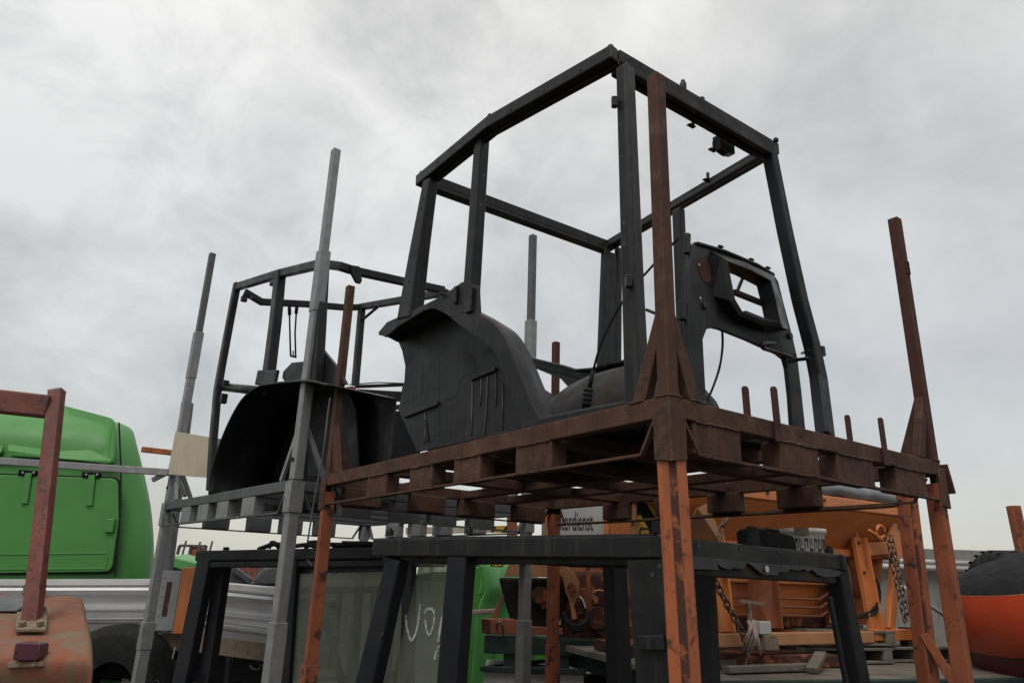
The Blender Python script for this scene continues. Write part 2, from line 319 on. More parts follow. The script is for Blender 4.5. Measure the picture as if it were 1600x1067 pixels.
# ------------------------------------------------------------------ rusty rack, upper tier
def corner_dirs(a, b): return [(0, 0, 1, 1), (b, 0, -1, 1), (0, a, 1, -1), (b, a, -1, -1)]
def rusty_upper():
    F = FR; t = thing('stacking_rack', 'rust brown steel stacking rack carrying the largest black cab frame', 'rack', F.o, rz=F.yaw)
    bm = B(); hh = .086; bw = .062
    for u in (bw/2, RB-bw/2): path(bm, [F(u, 0, -hh/2), F(u, RA, -hh/2)], bw, hh)
    for v in (bw/2, RA-bw/2): path(bm, [F(bw, v, -hh/2-.001), F(RB-bw, v, -hh/2-.001)], bw, hh-.004)
    for v in (.87, 1.47, 1.97, 2.55): path(bm, [F(bw, v, -.045), F(RB-bw, v, -.045)], .1, .07)
    for u in (.62, 1.25, 1.72):
        for v0, v1 in ((bw, .82), (.92, 1.42), (1.52, 1.92), (2.02, 2.5), (2.6, RA-bw)): path(bm, [F(u, v0, -.05), F(u, v1, -.05)], .09, .06)
    obj('deck_frame', bm, RUST, t, .005)
    blocks = [((v0, v1), 's') for v0, v1 in ((2.42, 2.70), (1.84, 2.11), (1.34, 1.60), (.74, 1.02))]
    for v0, v1 in ((2.42, 2.70), (1.84, 2.11), (1.34, 1.60), (.74, 1.02)):
        for u0 in (.004, RB-.104):
            bm = B(); box(bm, F(u0, v0, -.218), F.e1*.1, F.e2*(v1-v0), Z*.133); obj('fork_block', bm, RUST, t, .008)
    for u0, u1 in ((.145, .45), (.73, 1.04), (1.20, 1.54), (1.77, 2.10)):
        for v0 in (.004, RA-.104):
            bm = B(); box(bm, F(u0, v0, -.218), F.e1*(u1-u0), F.e2*.1, Z*.133); obj('fork_block', bm, RUST, t, .008)
    for pts in ([F(.012, .085, -.09), F(.012, .165, -.222), F(.012, RA-.03, -.222), F(.012, RA-.03, -.09)],
                [F(.085, .012, -.09), F(.17, .012, -.222), F(RB-.05, .012, -.222), F(RB-.05, .012, -.09)],
                [F(RB-.012, .085, -.09), F(RB-.012, .17, -.222), F(RB-.012, RA-.17, -.222), F(RB-.012, RA-.085, -.09)],
                [F(.085, RA-.012, -.09), F(.17, RA-.012, -.222), F(RB-.17, RA-.012, -.222), F(RB-.085, RA-.012, -.09)]):
        bm = B(); path(bm, pts, .028, .012) ; obj('tie_bar', bm, RUST, t, .002)
    rng = random.Random(11)
    def weld(a, b):
        n = max(4, int((b-a).length/.02)); pts = [a+(b-a)*k/n+V((rng.uniform(-1, 1), rng.uniform(-1, 1), rng.uniform(-1, 1)))*.0022 for k in range(n+1)]
        bm = B(); tube(bm, pts, .0052, 6); obj('weld_seam', bm, RUST, t, 0, True)
    for v0, v1 in ((2.42, 2.70), (1.84, 2.11), (1.34, 1.60), (.74, 1.02)):
        weld(F(.0, v0+.01, -.086), F(.0, v1-.02, -.086)); weld(F(.002, v0+.02, -.219), F(.002, v0+.09, -.219)); weld(F(.002, v1-.09, -.219), F(.002, v1-.01, -.219))
    for u0, u1 in ((.145, .45), (.73, 1.04), (1.20, 1.54), (1.77, 2.10)):
        weld(F(u0+.01, 0, -.086), F(u1-.01, 0, -.086)); weld(F(u0+.02, .002, -.219), F(u0+.10, .002, -.219)); weld(F(u1-.10, .002, -.219), F(u1-.01, .002, -.219))
    for a, b in ((F(.001, .001, .002), F(.001, .075, .002)), (F(.001, .001, .002), F(.075, .001, .002)), (F(.0, .135, .001), F(.0, .225, .001)), (F(.13, .0, .001), F(.225, .0, .001)), (F(RB-.07, .0, .002), F(RB, .0, .002))): weld(a, b)
    pw = .062
    for u, v, su, sv in corner_dirs(RA, RB):
        bm = B(); c = F(u+su*(pw/2+.003), v+sv*(pw/2+.003), 0)
        box(bm, c-F.e1*pw/2-F.e2*pw/2+Z*.001, F.e1*pw, F.e2*pw, Z*RH)
        if u == RB and v == 0:      # the square socket in the post's face
            p0 = F(u-.052, -.006, 1.16); box(bm, p0, F.e1*.008, F.e2*.008, Z*.09); box(bm, p0+F.e1*.034, F.e1*.008, F.e2*.008, Z*.09)
            box(bm, p0+F.e1*.0085, F.e1*.025, F.e2*.008, Z*.008); box(bm, p0+F.e1*.0085+Z*.082, F.e1*.025, F.e2*.008, Z*.008)
        if u == 0 and v == 0: box(bm, F(.066, .02, 1.12), F.e1*.014, F.e2*.035, Z*.06)
        po = obj('post', bm, RUST if v == 0 and u == 0 else RUSTRED if u else RUST, t, .006)
        for d, q in ((F.e1*su, F.e2*sv), (F.e2*sv, F.e1*su)):
            bm = B(); a = F(u, v, 0)+d*.062+q*.034+Z*.385; b = F(u, v, 0)+d*.215+q*.034+Z*.004
            s = d.cross(q).z
            prism(bm, [a+q*-.024, a+q*-.024-Z*.15, b-d*.075-q*.024, b-q*.024], q*.048)
            obj('gusset', bm, RUST, t, .005)
        # foot cap folded over the top of the lower tier's post
        bm = B(); o = F(u, v, 0)-F.e1*su*.016-F.e2*sv*.016
        for d, q in ((F.e1*su, F.e2*sv), (F.e2*sv, F.e1*su)):
            prism(bm, [o-Z*.268+d*.0005, o-Z*.255+d*.092, o-Z*.07+d*.092, o-Z*.045+d*.06, o-Z*.036+d*.0005], q*.008)
        obj('foot_cap', bm, RUST, t, .003)
    for k, (u, v, lean) in enumerate(((.60, .075, -.02), (.70, -.008, -.03), (1.46, .075, -.012), (1.64, -.008, -.02))):
        bm = B(); top = .175
        a = F(u, v, -.10 if v < 0 else -.05); d = F.e1*lean+Z
        s = F.e1; th = F.e2*-.014
        pp = [a-s*.02, a+s*.02]; tp = a+d*(top+.08 if v < 0 else top+.03)
        pp += [tp+s*.02-Z*.012, tp+s*.013-Z*.003, tp, tp-s*.013-Z*.003, tp-s*.02-Z*.012]
        prism(bm, pp, th); obj('stake', bm, RUSTRED, t, .003)
    bm = B(); p = F(RB+.012, -.03, -.02); prism(bm, [p, p+F.e2*.10, p+F.e2*.10+F.e1*.05-Z*.16, p+F.e1*.05-Z*.16], F.e1*.012+Z*.006); obj('end_plate', bm, RUST, t, .003)
    bm = B(); box(bm, F(RB-.04, -.002, -.218), F.e1*.034, F.e2*.01, Z*.13); obj('end_plate', bm, RUST, t, .002)
    bm = B(); tube(bm, smoothpts([F(RB-.13, RA-.2, -.235), F(RB-.05, 2.0, -.235), F(RB-.03, .9, -.235), F(RB-.02, .34, -.235), F(RB-.01, .27, -.225), F(RB-.01, .25, -.2)], 5), .012, 8)
    obj('retaining_rod', bm, RUST, t, 0, True)
    return t
rusty_upper()
def post_prism(bm, F, cu, cv, su, sv, w_, ch, z0, z1, lean=V((0, 0, 0))):
    """square post with the outer corner folded in: the folded strip takes material 1"""
    a = w_/2; e1 = F.e1*su; e2 = F.e2*sv; c = F(cu, cv, 0); c.z = 0
    pts = [c-e1*(a-ch)-e2*a, c-e1*(a-.55*ch)-e2*(a-.55*ch), c-e1*a-e2*(a-ch), c-e1*a+e2*a, c+e1*a+e2*a, c+e1*a-e2*a]
    A_ = [bm.verts.new(p+Z*z0+lean) for p in pts]; B_ = [bm.verts.new(p+Z*z1) for p in pts]; n = len(pts)
    bm.faces.new(A_); bm.faces.new(B_[::-1])
    for i in range(n):
        f = bm.faces.new((A_[i], B_[i], B_[(i+1) % n], A_[(i+1) % n])); f.material_index = 1 if i in (0, 1) else 0
def rusty_lower():
    F = FR; zt = PLAT-.05
    t = thing('stacking_rack', 'orange painted steel stacking rack under the rust brown rack, holding it up on four posts', 'rack', V((F.o.x, F.o.y, 0)), rz=F.yaw)
    G = Frame((F.o.x, F.o.y, .3), F.yaw)
    bm = B()
    for u in (.04, RB-.04): path(bm, [G(u, 0, -.045), G(u, RA, -.045)], .062, .086)
    for v in (.04, RA-.04): path(bm, [G(.072, v, -.046), G(RB-.072, v, -.046)], .062, .082)
    for v in (.9, 1.7, 2.5): path(bm, [G(.072, v, -.045), G(RB-.072, v, -.045)], .1, .07)
    obj('deck_frame', bm, ORUSTD, t, .005)
    for k, (u, v, su, sv) in enumerate(corner_dirs(RA, RB)):
        bm = B(); pw = .082; ln = V((.055, .01, 0)) if k == 0 else V((0, 0, 0))
        post_prism(bm, F, u+su*(.034), v+sv*(.034), su, sv, pw, .022, .001, zt-.08 if k else zt-.10, ln)
        po = obj('post', bm, None, t, .003, mats=[ORUST if k in (0,) else ORUSTD, DARKRUST])
        if k in (2, 3):
            bm = B(); c = F(u+su*.034, v+sv*.034, 0); c.z = 0; zz_ = {2: 1.14, 3: 1.22}[k]
            box(bm, c-F.e1*.048-F.e2*.048+Z*.002, F.e1*.096, F.e2*.096, Z*zz_); obj('sleeve', bm, ORUSTD, t, .004)
    return t
rusty_lower()
# ------------------------------------------------------------------ galvanised rack, upper tier and lower tier
GA, GB, GH = 3.245, 2.575, 3.02
def galv_upper():
    F = FG; t = thing('stacking_rack', 'grey galvanised stacking rack with tall telescopic posts carrying the smaller black cab frame', 'rack', F.o, rz=F.yaw)
    bm = B(); hh, bw = .085, .075
    for u in (bw/2, GB-bw/2): path(bm, [F(u, 0, -hh/2), F(u, GA, -hh/2)], bw, hh)
    for v in (bw/2, GA-bw/2): path(bm, [F(bw, v, -hh/2-.001), F(GB-bw, v, -hh/2-.001)], bw, hh-.004)
    for v in (.85, 1.45, 2.05, 2.65): path(bm, [F(bw, v, -.05), F(GB-bw, v, -.05)], .1, .07)
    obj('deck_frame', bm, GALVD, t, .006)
    for v0 in (.72, 1.32, 1.83, 2.33):
        for u0 in (.004, GB-.104):
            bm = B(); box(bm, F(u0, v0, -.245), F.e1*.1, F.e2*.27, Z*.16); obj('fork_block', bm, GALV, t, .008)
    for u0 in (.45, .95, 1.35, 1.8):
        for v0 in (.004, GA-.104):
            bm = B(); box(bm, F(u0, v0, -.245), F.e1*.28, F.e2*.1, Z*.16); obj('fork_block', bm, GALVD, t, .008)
    for pts in ([F(.012, .10, -.09), F(.012, .2, -.25), F(.012, GA-.2, -.25), F(.012, GA-.1, -.09)],
                [F(.10, .012, -.09), F(.2, .012, -.25), F(GB-.2, .012, -.25), F(GB-.1, .012, -.09)],
                [F(GB-.012, .10, -.09), F(GB-.012, .2, -.25), F(GB-.012, GA-.2, -.25), F(GB-.012, GA-.1, -.09)],
                [F(.10, GA-.012, -.09), F(.2, GA-.012, -.25), F(GB-.2, GA-.012, -.25), F(GB-.1, GA-.012, -.09)]):
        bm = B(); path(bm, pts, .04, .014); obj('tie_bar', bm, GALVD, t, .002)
    for k, (u, v, su, sv) in enumerate(corner_dirs(GA, GB)):
        if k == 3: hs = .5
        else: hs = GH
        c = F(u+su*.047, v+sv*.047, 0)
        def sq(bm, w_, z0, z1): box(bm, c-F.e1*w_/2-F.e2*w_/2+Z*z0, F.e1*w_, F.e2*w_, Z*(z1-z0))
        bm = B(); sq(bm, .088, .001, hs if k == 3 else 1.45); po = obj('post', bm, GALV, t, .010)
        if k != 3:
            bm = B(); sq(bm, .070, 1.45, GH); p = c+Z*(GH-.06)-F.e1*.032; obj('post_extension', bm, GALVD if k else GALV, po, .006)
            bm = B(); sq(bm, .098, 1.42, 1.99); obj('sleeve', bm, GALV, po, .006)
            bm = B(); bolt(bm, c+Z*.16-F.e1*.044*su, -F.e1*su, .018, .012); bolt(bm, c+Z*(GH-.05)-F.e1*.031*su, -F.e1*su, .014, .004); obj('pin', bm, RUBBER, po, .001)
        for d, q in ((F.e1*su, F.e2*sv), (F.e2*sv, F.e1*su)):
            bm = B(); path(bm, [F(u, v, 0)+d*.085+q*.04+Z*.42, F(u, v, 0)+d*.30+q*.04+Z*.01], .045, .03, q); obj('brace', bm, GALV, t, .004)
        bm = B(); o = F(u, v, 0)-F.e1*su*.012-F.e2*sv*.012
        for d, q in ((F.e1*su, F.e2*sv), (F.e2*sv, F.e1*su)):
            prism(bm, [o-Z*.25+d*.0005, o-Z*.25+d*.115, o-Z*.02+d*.115, o-Z*.004+d*.0005], q*.008)
        obj('foot_cap', bm, GALV, t, .003)
    return t
galv_upper()
def galv_lower():
    F = FG; t = thing('stacking_rack', 'grey galvanised stacking rack on the ground below the grey rack, its posts in thick sleeves', 'rack', V((F.o.x, F.o.y, 0)), rz=F.yaw)
    G = Frame((F.o.x, F.o.y, .3), F.yaw)
    bm = B()
    for u in (.045, GB-.045): path(bm, [G(u, 0, -.045), G(u, GA, -.045)], .075, .086)
    for v in (.045, GA-.045): path(bm, [G(.083, v, -.046), G(GB-.083, v, -.046)], .075, .082)
    for v in (.8, 1.6, 2.4): path(bm, [G(.083, v, -.045), G(GB-.083, v, -.045)], .1, .07)
    obj('deck_frame', bm, GALVD, t, .005)
    for k, (u, v, su, sv) in enumerate(corner_dirs(GA, GB)):
        c = F(u+su*.047, v+sv*.047, 0); c.z = 0
        def sq(bm, w_, z0, z1): box(bm, c-F.e1*w_/2-F.e2*w_/2+Z*z0, F.e1*w_, F.e2*w_, Z*(z1-z0))
        bm = B(); sq(bm, .094, .001, 2.36); po = obj('post', bm, GALV, t, .012)
        bm = B(); sq(bm, .112, .002, {0: 1.40, 1: 1.39, 2: 1.18, 3: 1.3}[k]); obj('sleeve', bm, GALV, po, .008)
        if k == 2:
            bm = B(); sq(bm, .122, .95, 1.22); obj('collar', bm, GALV, po, .006)
    return t
galv_lower()
# ------------------------------------------------------------------ cab frames
def segs(pts): return list(zip(pts, pts[1:]))
def studs(t, ps, m, r=.016, h=.022, name='mounting_stud'):
    for p, n in ps:
        bm = B(); bolt(bm, p-n*.002, n, r, h, 8); bolt(bm, p+n*(h-.002), n, r*.6, h*.4, 6); obj(name, bm, m, t, .002)
def holes(bm, pts, n, r=.008):
    for p in pts: bolt(bm, p, n, r, .003, 8)
def cab_large():
    F = FR; t = thing('cab_frame', 'large bare black cab frame on the rust brown rack, its roof highest of all', 'cab frame', F(.9, 1.2, 0), rz=F.yaw)
    A, A2 = F(.069, .364, 1.985), F(1.60, .388, 2.03)
    Bp, B2 = F(-.077, 1.31, 1.997), F(1.716, 1.338, 2.045)
    Cc, C2 = F(-.115, 2.084, 1.942), F(1.733, 2.113, 1.99)
    ns = (Cc-A).cross(Z).normalized()                # outward normal of the left side
    if ns.dot(F.e1) > 0: ns = -ns
    S = lambda x, y, off=0: onplane(x, y, A+ns*off, ns)
    ns2 = (C2-A2).cross(Z).normalized()
    if ns2.dot(F.e1) < 0: ns2 = -ns2
    S2 = lambda x, y, off=0: onplane(x, y, A2+ns2*off, ns2)
    nf = (A2-A).cross(Z).normalized()
    if nf.dot(F.e2) > 0: nf = -nf
    Fp = lambda x, y, off=0: onplane(x, y, A+nf*off, nf)
    nr = -nf; Rp = lambda x, y, off=0: onplane(x, y, Cc+nr*off, nr)
    d = Z*-.044
    # roof: left rail, right rail, front and rear bars, each with an inner flange
    def rail(pts, inn, name, rusty=False):
        bm = B(); path(bm, [p+d+inn*.032 for p in pts], .062, .084)
        path(bm, [p+d+inn*.080-Z*.036 for p in pts], .036, .036)
        return obj(name, bm, BLACKR if rusty else BLACK, t, .008)
    ext = lambda a, b, k: a+(a-b).normalized()*k
    rail([ext(A, Bp, .0), Bp, ext(Cc, Bp, .03)], -ns, 'roof_rail')
    rail([A2, B2, ext(C2, B2, .03)], -ns2, 'roof_rail')
    fi = (A2-A).normalized()
    bm = B(); path(bm, [A+fi*.066+d-nf*.03, A2-fi*.066+d-nf*.03], .062, .082); path(bm, [A+fi*.1+d-nf*.082-Z*.032, A2-fi*.1+d-nf*.084-Z*.036], .045, .056)
    path(bm, [A+fi*.12+d-nf*.005-Z*.058, A2-fi*.10+d-nf*.005-Z*.062], .03, .045)
    obj('front_crossbar', bm, BLACKR, t, .008)
    bm = B(); path(bm, [Cc+fi*.066+d+nf*.03, C2-fi*.066+d+nf*.03], .062, .074); path(bm, [Cc+fi*.08+d+nf*.03-Z*.055, C2-fi*.08+d+nf*.03-Z*.055], .075, .028)
    path(bm, [Cc+fi*.4+d+nf*.001-Z*.012, Cc+fi*1.3+d+nf*.001-Z*.012], .012, .03)
    obj('rear_crossbar', bm, BLACK, t, .006)
    studs(t, [(A+nf*-.03-ns*.03, Z), (Bp-ns*.03, Z), (Cc-ns*.03, Z), (A2-ns2*.03, Z), (Bp*.02+A*.98-ns*.03+fi*.75, Z)], BLACK, .018, .02)
    bm = B(); p = A+fi*.62-nf*.03; tube(bm, [p, p+Z*.055], .02, 10); tube(bm, [p+Z*.055, p+Z*.075], .013, 8); obj('roof_plug', bm, BLACK, t, .003, True)
    bm = B(); holes(bm, [A+(Bp-A)*k+ns*.0035-Z*.055 for k in (.22, .5, .78)], ns, .006); holes(bm, [Bp+(Cc-Bp)*k+ns*.0035-Z*.045 for k in (.35, .7)], ns, .006)
    holes(bm, [A+fi*q+nf*.0005-Z*.035 for q in (.12, .25, .5, .85, 1.1, 1.35)], nf, .008); obj('bolt_hole', bm, INK, t, 0)
    # pillars
    def pillar(pts, w_, h_, up, w2=None, h2=None, m=BLACK, lip=None, hol=None):
        bm = B(); path(bm, pts, w_, h_, up, w2, h2)
        if lip is not None:
            path(bm, [p+lip for p in pts], .022, .02, up)
        return obj('pillar', bm, m, t, .010)
    top = lambda p, z: p+Z*(z-p.z)
    zt = PLAT+1.985-.07
    # left front pillar: wide channel with a raised outer edge
    a0 = S(977, 108, -.045); a1 = S(990, 470, -.045); a2_ = S(997, 642, -.045)
    pa = pillar([a0, a1, a2_], .062, .085, ns, .075, .1, lip=ns*.03+nf*.035)
    bm = B(); holes(bm, [a0+(a2_-a0)*k+ns*.0432+nf*-.008 for k in (.2, .30, .50, .56, .575, .59, .61, .635, .82)], ns, .008); obj('bolt_hole', bm, INK, pa, 0)
    for p_ in (S(960, 160, .02), S(982, 440, .02)):
        bm = B(); path(bm, [p_+Z*.03, p_-Z*.03], .03, .03); obj('hinge_pad', bm, BLACK, pa, .006)
    pb = pillar([S(754, 205, -.035), S(736, 470, -.035), S(734, 492, -.035)], .07, .075, ns, .085, .085)
    bm = B(); holes(bm, [S(760, 230, .0045), S(757, 275, .0045), S(752, 320, .0045)], ns, .007); obj('bolt_hole', bm, INK, pb, 0)
    pc = pillar([S(673, 282, -.04), S(655, 395, -.04), S(640, 500, -.04)], .085, .075, ns, .15, .11)
    bm = B(); holes(bm, [S(660, 310, .003), S(657, 325, .003), S(640, 420, .01), S(638, 440, .012)], ns, .007); obj('bolt_hole', bm, INK, pc, 0)
    pillar([Fp(1202, 238, -.03), Fp(1226, 360, -.03), Fp(1250, 470, -.03), Fp(1269, 542, -.03), Fp(1279, 592, -.03), F.un(1290, 684, v=.30)], .075, .075, nf, .095, .075, NAVY)
    pp = pillar([S2(1060, 328, -.04), S2(1066, 480, -.04), S2(1072, 640, -.04)], .08, .06, ns2)
    p0 = C2+ns2*-.05+nf*.05
    for off, w_ in ((0, .055), (.135, .045)):
        pr = pillar([Rp(946+off*150, 388, -.05), Rp(939+off*190, 575, -.05)], .055, w_, nf)
    bm = B(); p = Rp(955, 395, -.06); q = Rp(949, 575, -.06); prism(bm, [p-fi*.05, p+fi*.05, q+fi*.06, q-fi*.06], nf*.008); holes(bm, [p+(q-p)*k+nf*-.004 for k in (.05, .13, .2, .28, .36)], nf, .012); obj('pillar_web', bm, BLACK, t, 0)
    # left rear fender: skirt on the outer plane, skin running inwards, pressed inner wall
    inn = -ns*.155
    def P(l, off=0): return [S(x, y, off) for x, y in l]
    fe = t
    bm = B()
    outer = [(590, 520), (604, 503), (640, 487), (690, 462), (722, 440), (748, 447), (750, 490), (772, 505), (788, 526), (803, 560), (818, 598), (836, 640), (850, 668)]
    inner_ = [(820, 690), (812, 660), (797, 610), (783, 573), (772, 550), (758, 538), (716, 507), (698, 492), (674, 482), (652, 492), (622, 510), (602, 527)]
    sm = lambda l, n=3: [(p.x, p.y) for p in smoothpts([V((*q, 0)) for q in l], n)]
    prism(bm, P(outer[:6]+sm(outer[6:])+sm(inner_[:10])+inner_[10:], .004), ns*-.014)
    obj('fender_skirt', bm, BLACK, fe, .006)
    bm = B(); edge = [(596, 524), (602, 527), (622, 510), (652, 492), (674, 482), (698, 492), (716, 507), (758, 538), (772, 550), (783, 573), (797, 610), (812, 660), (820, 690)]
    e0 = P([(592, 523), (604, 513), (640, 496), (674, 480), (700, 474), (730, 482), (752, 493), (772, 506), (788, 527), (803, 560), (818, 598), (836, 640), (850, 668)], -.010); e0 = e0[:6]+smoothpts(e0[6:], 3)
    def drop(p, k): return p+inn*k
    rows = [e0, [drop(p, .06)+Z*.004 for p in e0], [drop(p, .5)+Z*.004 for p in e0], [drop(p, 1.0)-Z*.012 for p in e0]]
    grid(bm, rows); obj('fender_skin', bm, BLACK, fe, 0, True, solid=.01)
    bm = B()
    Wl = lambda l: [S(x, y, -.166) for x, y in l]
    wall = [(618, 524), (628, 548), (633, 572), (631, 602), (622, 640), (636, 672), (652, 706), (700, 696), (790, 676), (850, 668), (838, 640), (818, 590), (800, 545), (780, 515), (752, 492), (700, 470), (650, 496)]
    prism(bm, Wl(wall), -ns*.014); obj('fender_inner_wall', bm, BLACK, fe, .003)
    bm = B()          # pressings, ribs and seam rails of the inner wall
    wp = lambda x, y, o=.0: S(x, y, -.162+o)
    def rib(pts, w_=.010, h_=.012): path(bm, [wp(*p, -.0065 if w_ < .02 else 0) for p in pts], w_, h_ if h_ > .02 else .010, ns)
    def emboss(pts):
        q = smoothpts([V((*p, 0)) for p in pts+pts[:1]], 4)[:-1]; bm = B(); prism(bm, [wp(p.x, p.y, -.0062) for p in q], ns*.0042); obj('pressed_panel', bm, BLACK, fe, .0015)
    emboss([(640, 578), (654, 567), (661, 572), (659, 612), (652, 621), (634, 628), (629, 622), (629, 606)]); emboss([(694, 568), (722, 552), (738, 556), (744, 574), (738, 584), (722, 592), (716, 614), (708, 621), (694, 622)])
    for rb in (([(686, 560), (687, 690)], .01, .01), ([(633, 650), (686, 630)], .028, .03), ([(738, 592), (776, 577)], .022, .028), ([(664, 655), (668, 690)], .02, .01)):
        bm = B(); rib(*rb); obj('pressed_rib', bm, BLACK, fe, .004)
    bm = B(); rib([(672, 695), (675, 688), (684, 686), (686, 694)], .006, .02)
    obj('pressed_rib', bm, BLACK, fe, .004)
    for x0, y0, x1, y1 in ((738, 594, 736, 682), (752, 590, 750, 634), (762, 588, 757, 680), (775, 582, 774, 636), (786, 600, 784, 674), (664, 640, 663, 694)):
        bm = B(); tube(bm, [wp(x0, y0, -.001), wp((x0+x1)/2+.6, (y0+y1)/2, -.001), wp(x1, y1, -.001)], .0035, 6); obj('seam_sealant', bm, SEAL, t, 0, True)
    bm = B(); holes(bm, [S(x, y, .0042) for x, y in ((618, 506), (660, 484), (688, 483), (704, 493), (737, 516))], ns, .007); obj('bolt_hole', bm, INK, fe, 0)
    bm = B(); path(bm, [S(713, 448, .012), S(712, 474, .012)], .03, .02, ns); holes(bm, [S(712, 452, .023), S(712, 470, .023)], ns, .006); obj('latch_bracket', bm, BLACK, t, .003)
    bm = B(); path(bm, [S(735, 452, .012), S(733, 488, .012)], .06, .022, ns); holes(bm, [S(735, 463, .024), S(734, 478, .024)], ns, .012); obj('pillar_foot', bm, BLACK, t, .004)
    bm = B(); a = S(694, 462, .01); tube(bm, smoothpts([a, a+ns*.02+Z*.01, S(684, 460, .02), S(680, 463, .0)], 4), .006, 6); obj('hook', bm, BLACK, t, 0, True)
    # sill and floor
    bm = B(); path(bm, [S(822, 668, -.02), S(900, 652, -.02), S(1000, 634, -.02)], .05, .06); obj('door_sill', bm, BLACK, t, .012)
    bm = B(); box(bm, F(.12, .42, .006), F.e1*1.45, F.e2*1.7, Z*.05)
    for u in (.3, 1.2): box(bm, F(u, .2, -.1), F.e1*.12, F.e2*.215, Z*.15)
    obj('floor_pan', bm, BLACKR, t, .01)
    # far fender and the domed rear wheel housings
    def dome(name, u, v, h, ru, rv, rh, m):
        bm = B(); rows = []
        for i in range(9):
            a = math.pi/2*i/8; rows.append([F(u+ru*math.cos(a)*math.copysign(abs(math.cos(q))**.75, math.cos(q)), v+rv*math.cos(a)*math.copysign(abs(math.sin(q))**.75, math.sin(q)), h+rh*math.sin(a)**.85) for q in [2*math.pi*j/32 for j in range(32)]])
        grid(bm, rows, True); return obj(name, bm, m, t, 0, True)
    dome('wheel_housing', 1.05, 1.36, .06, .34, .76, .53, BLACKR)
    dome('wheel_housing', 1.36, 2.72, .06, .28, .50, .74, BLACK)
    S3 = lambda x, y, off=0: onplane(x, y, F(1.60, 1.0, 0)+ns2*off, ns2)
    top_ = [(800, 548), (838, 560), (880, 570), (903, 577), (930, 575), (975, 564), (1020, 552)]; low_ = [(1020, 572), (975, 584), (940, 594), (905, 608), (892, 610), (876, 592), (840, 577), (800, 568)]
    bm = B(); prism(bm, [S3(x, y) for x, y in top_+low_], ns2*.015); path(bm, [S3(x, y+2, -.02) for x, y in top_], .07, .02); path(bm, [S3(x, y+13, -.004) for x, y in top_[1:4]], .012, .012, ns2); obj('fender_skirt', bm, BLACK, t, .006)
    e0 = [S3(x, y+14) for x, y in top_]; bm = B(); grid(bm, [e0, [p+ns2*.22-Z*.02 for p in e0]]); obj('fender_skin', bm, BLACK, t, 0, True, solid=.012)
    # dashboard panel: U-shaped pressing with a hooded window
    off = -.16
    D = lambda x, y, o=0: Fp(x, y, off+o)
    ol = [(1071, 640), (1071, 560), (1070, 470), (1075, 415), (1081, 384), (1086, 378), (1130, 391), (1180, 412), (1208, 428), (1216, 440), (1226, 480), (1238, 525), (1246, 560), (1252, 610), (1259, 676)]
    il = [(1104, 640), (1100, 570), (1098, 530), (1104, 514), (1116, 510), (1135, 514), (1165, 527), (1195, 541), (1215, 551), (1227, 560), (1231, 575), (1236, 620), (1240, 676)]
    win = [(1136, 408), (1170, 421), (1204, 439), (1212, 470), (1219, 505), (1190, 500), (1160, 488), (1148, 468)]
    bm = B()
    # left leg + top field + right leg, laid as quads round the window
    ring = [(1112, 396), (1165, 412), (1206, 430), (1219, 470), (1229, 512), (1196, 517), (1144, 494), (1116, 462)]
    def quad(ps, th=.03): prism(bm, [D(*p) for p in ps], -nf*th)
    quad([(1071, 640), (1071, 560), (1098, 530), (1100, 570), (1104, 640)]); quad([(1071, 560), (1070, 470), (1116, 462), (1104, 514), (1098, 530)]); quad([(1070, 470), (1075, 415), (1081, 384), (1086, 378), (1112, 387), (1112, 396), (1116, 462)])
    quad([(1112, 387), (1130, 391), (1180, 412), (1208, 428), (1206, 430), (1165, 412), (1112, 396)]); quad([(1208, 428), (1216, 440), (1226, 480), (1219, 470), (1206, 430)]); quad([(1226, 480), (1238, 525), (1229, 512), (1219, 470)])
    quad([(1116, 462), (1144, 494), (1135, 515), (1116, 511), (1104, 514)]); quad([(1144, 494), (1196, 517), (1195, 541), (1165, 527), (1135, 515)]); quad([(1196, 517), (1229, 512), (1238, 525), (1227, 560), (1215, 551), (1195, 541)])
    quad([(1238, 525), (1246, 560), (1252, 610), (1236, 620), (1231, 575), (1227, 560)]); quad([(1252, 610), (1259, 676), (1240, 676), (1236, 620)])
    dp = obj('dashboard_panel', bm, BLACK, t, 0)
    bm = B(); r0 = [D(1170+(x-1170)*1.05, 462+(y-462)*1.06, -.004) for x, y in ring]; r2 = [D(x, y, .08) for x, y in win]; cen = sum(r2, V())/8; r1 = [p+(p-cen)*.14-nf*.012 for p in r2]; r3 = [p-nf*.095+(cen-p)*.03 for p in r2]
    grid(bm, [r0, r1, r2, r3], True); obj('window_hood', bm, BLACK, dp, .010, False, solid=.008)
    bm = B(); path(bm, [D(1146, 456, -.02), D(1216, 484, -.02)], .03, .03, nf); obj('cross_strip', bm, BLACKR, dp, .003)
    for q0, q1 in (((1167, 418), (1152, 455)), ((1202, 440), (1188, 472))):
        bm = B(); path(bm, [D(*q0, -.06), D(*q1, -.04)], .016, .016, nf); obj('cross_strip', bm, BLACK, dp, .002)
    bm = B(); path(bm, [D(1162, 489, .05), D(1190, 500, .05), D(1216, 507, .05)], .03, .03, nf); obj('lower_lip', bm, BLACK, dp, .008)
    bm = B(); path(bm, [D(1082, 384, .01), D(1076, 430, .01), D(1073, 500, .01), D(1075, 600, .01)], .03, .03, nf); path(bm, [D(1088, 380, .004), D(1132, 393, .004), D(1182, 414, .004), D(1209, 430, .004)], .02, .025, nf)
    path(bm, [D(1120, 512, .01), D(1165, 530, .01), D(1215, 553, .01)], .02, .022, nf); obj('pressed_rib', bm, BLACK, dp, .008)
    bm = B()
    for x, y in ((1124, 388), (1198, 421), (1172, 408)): box(bm, D(x, y, -.02)-fi*.02, fi*.04, nf*.02, Z*.014)
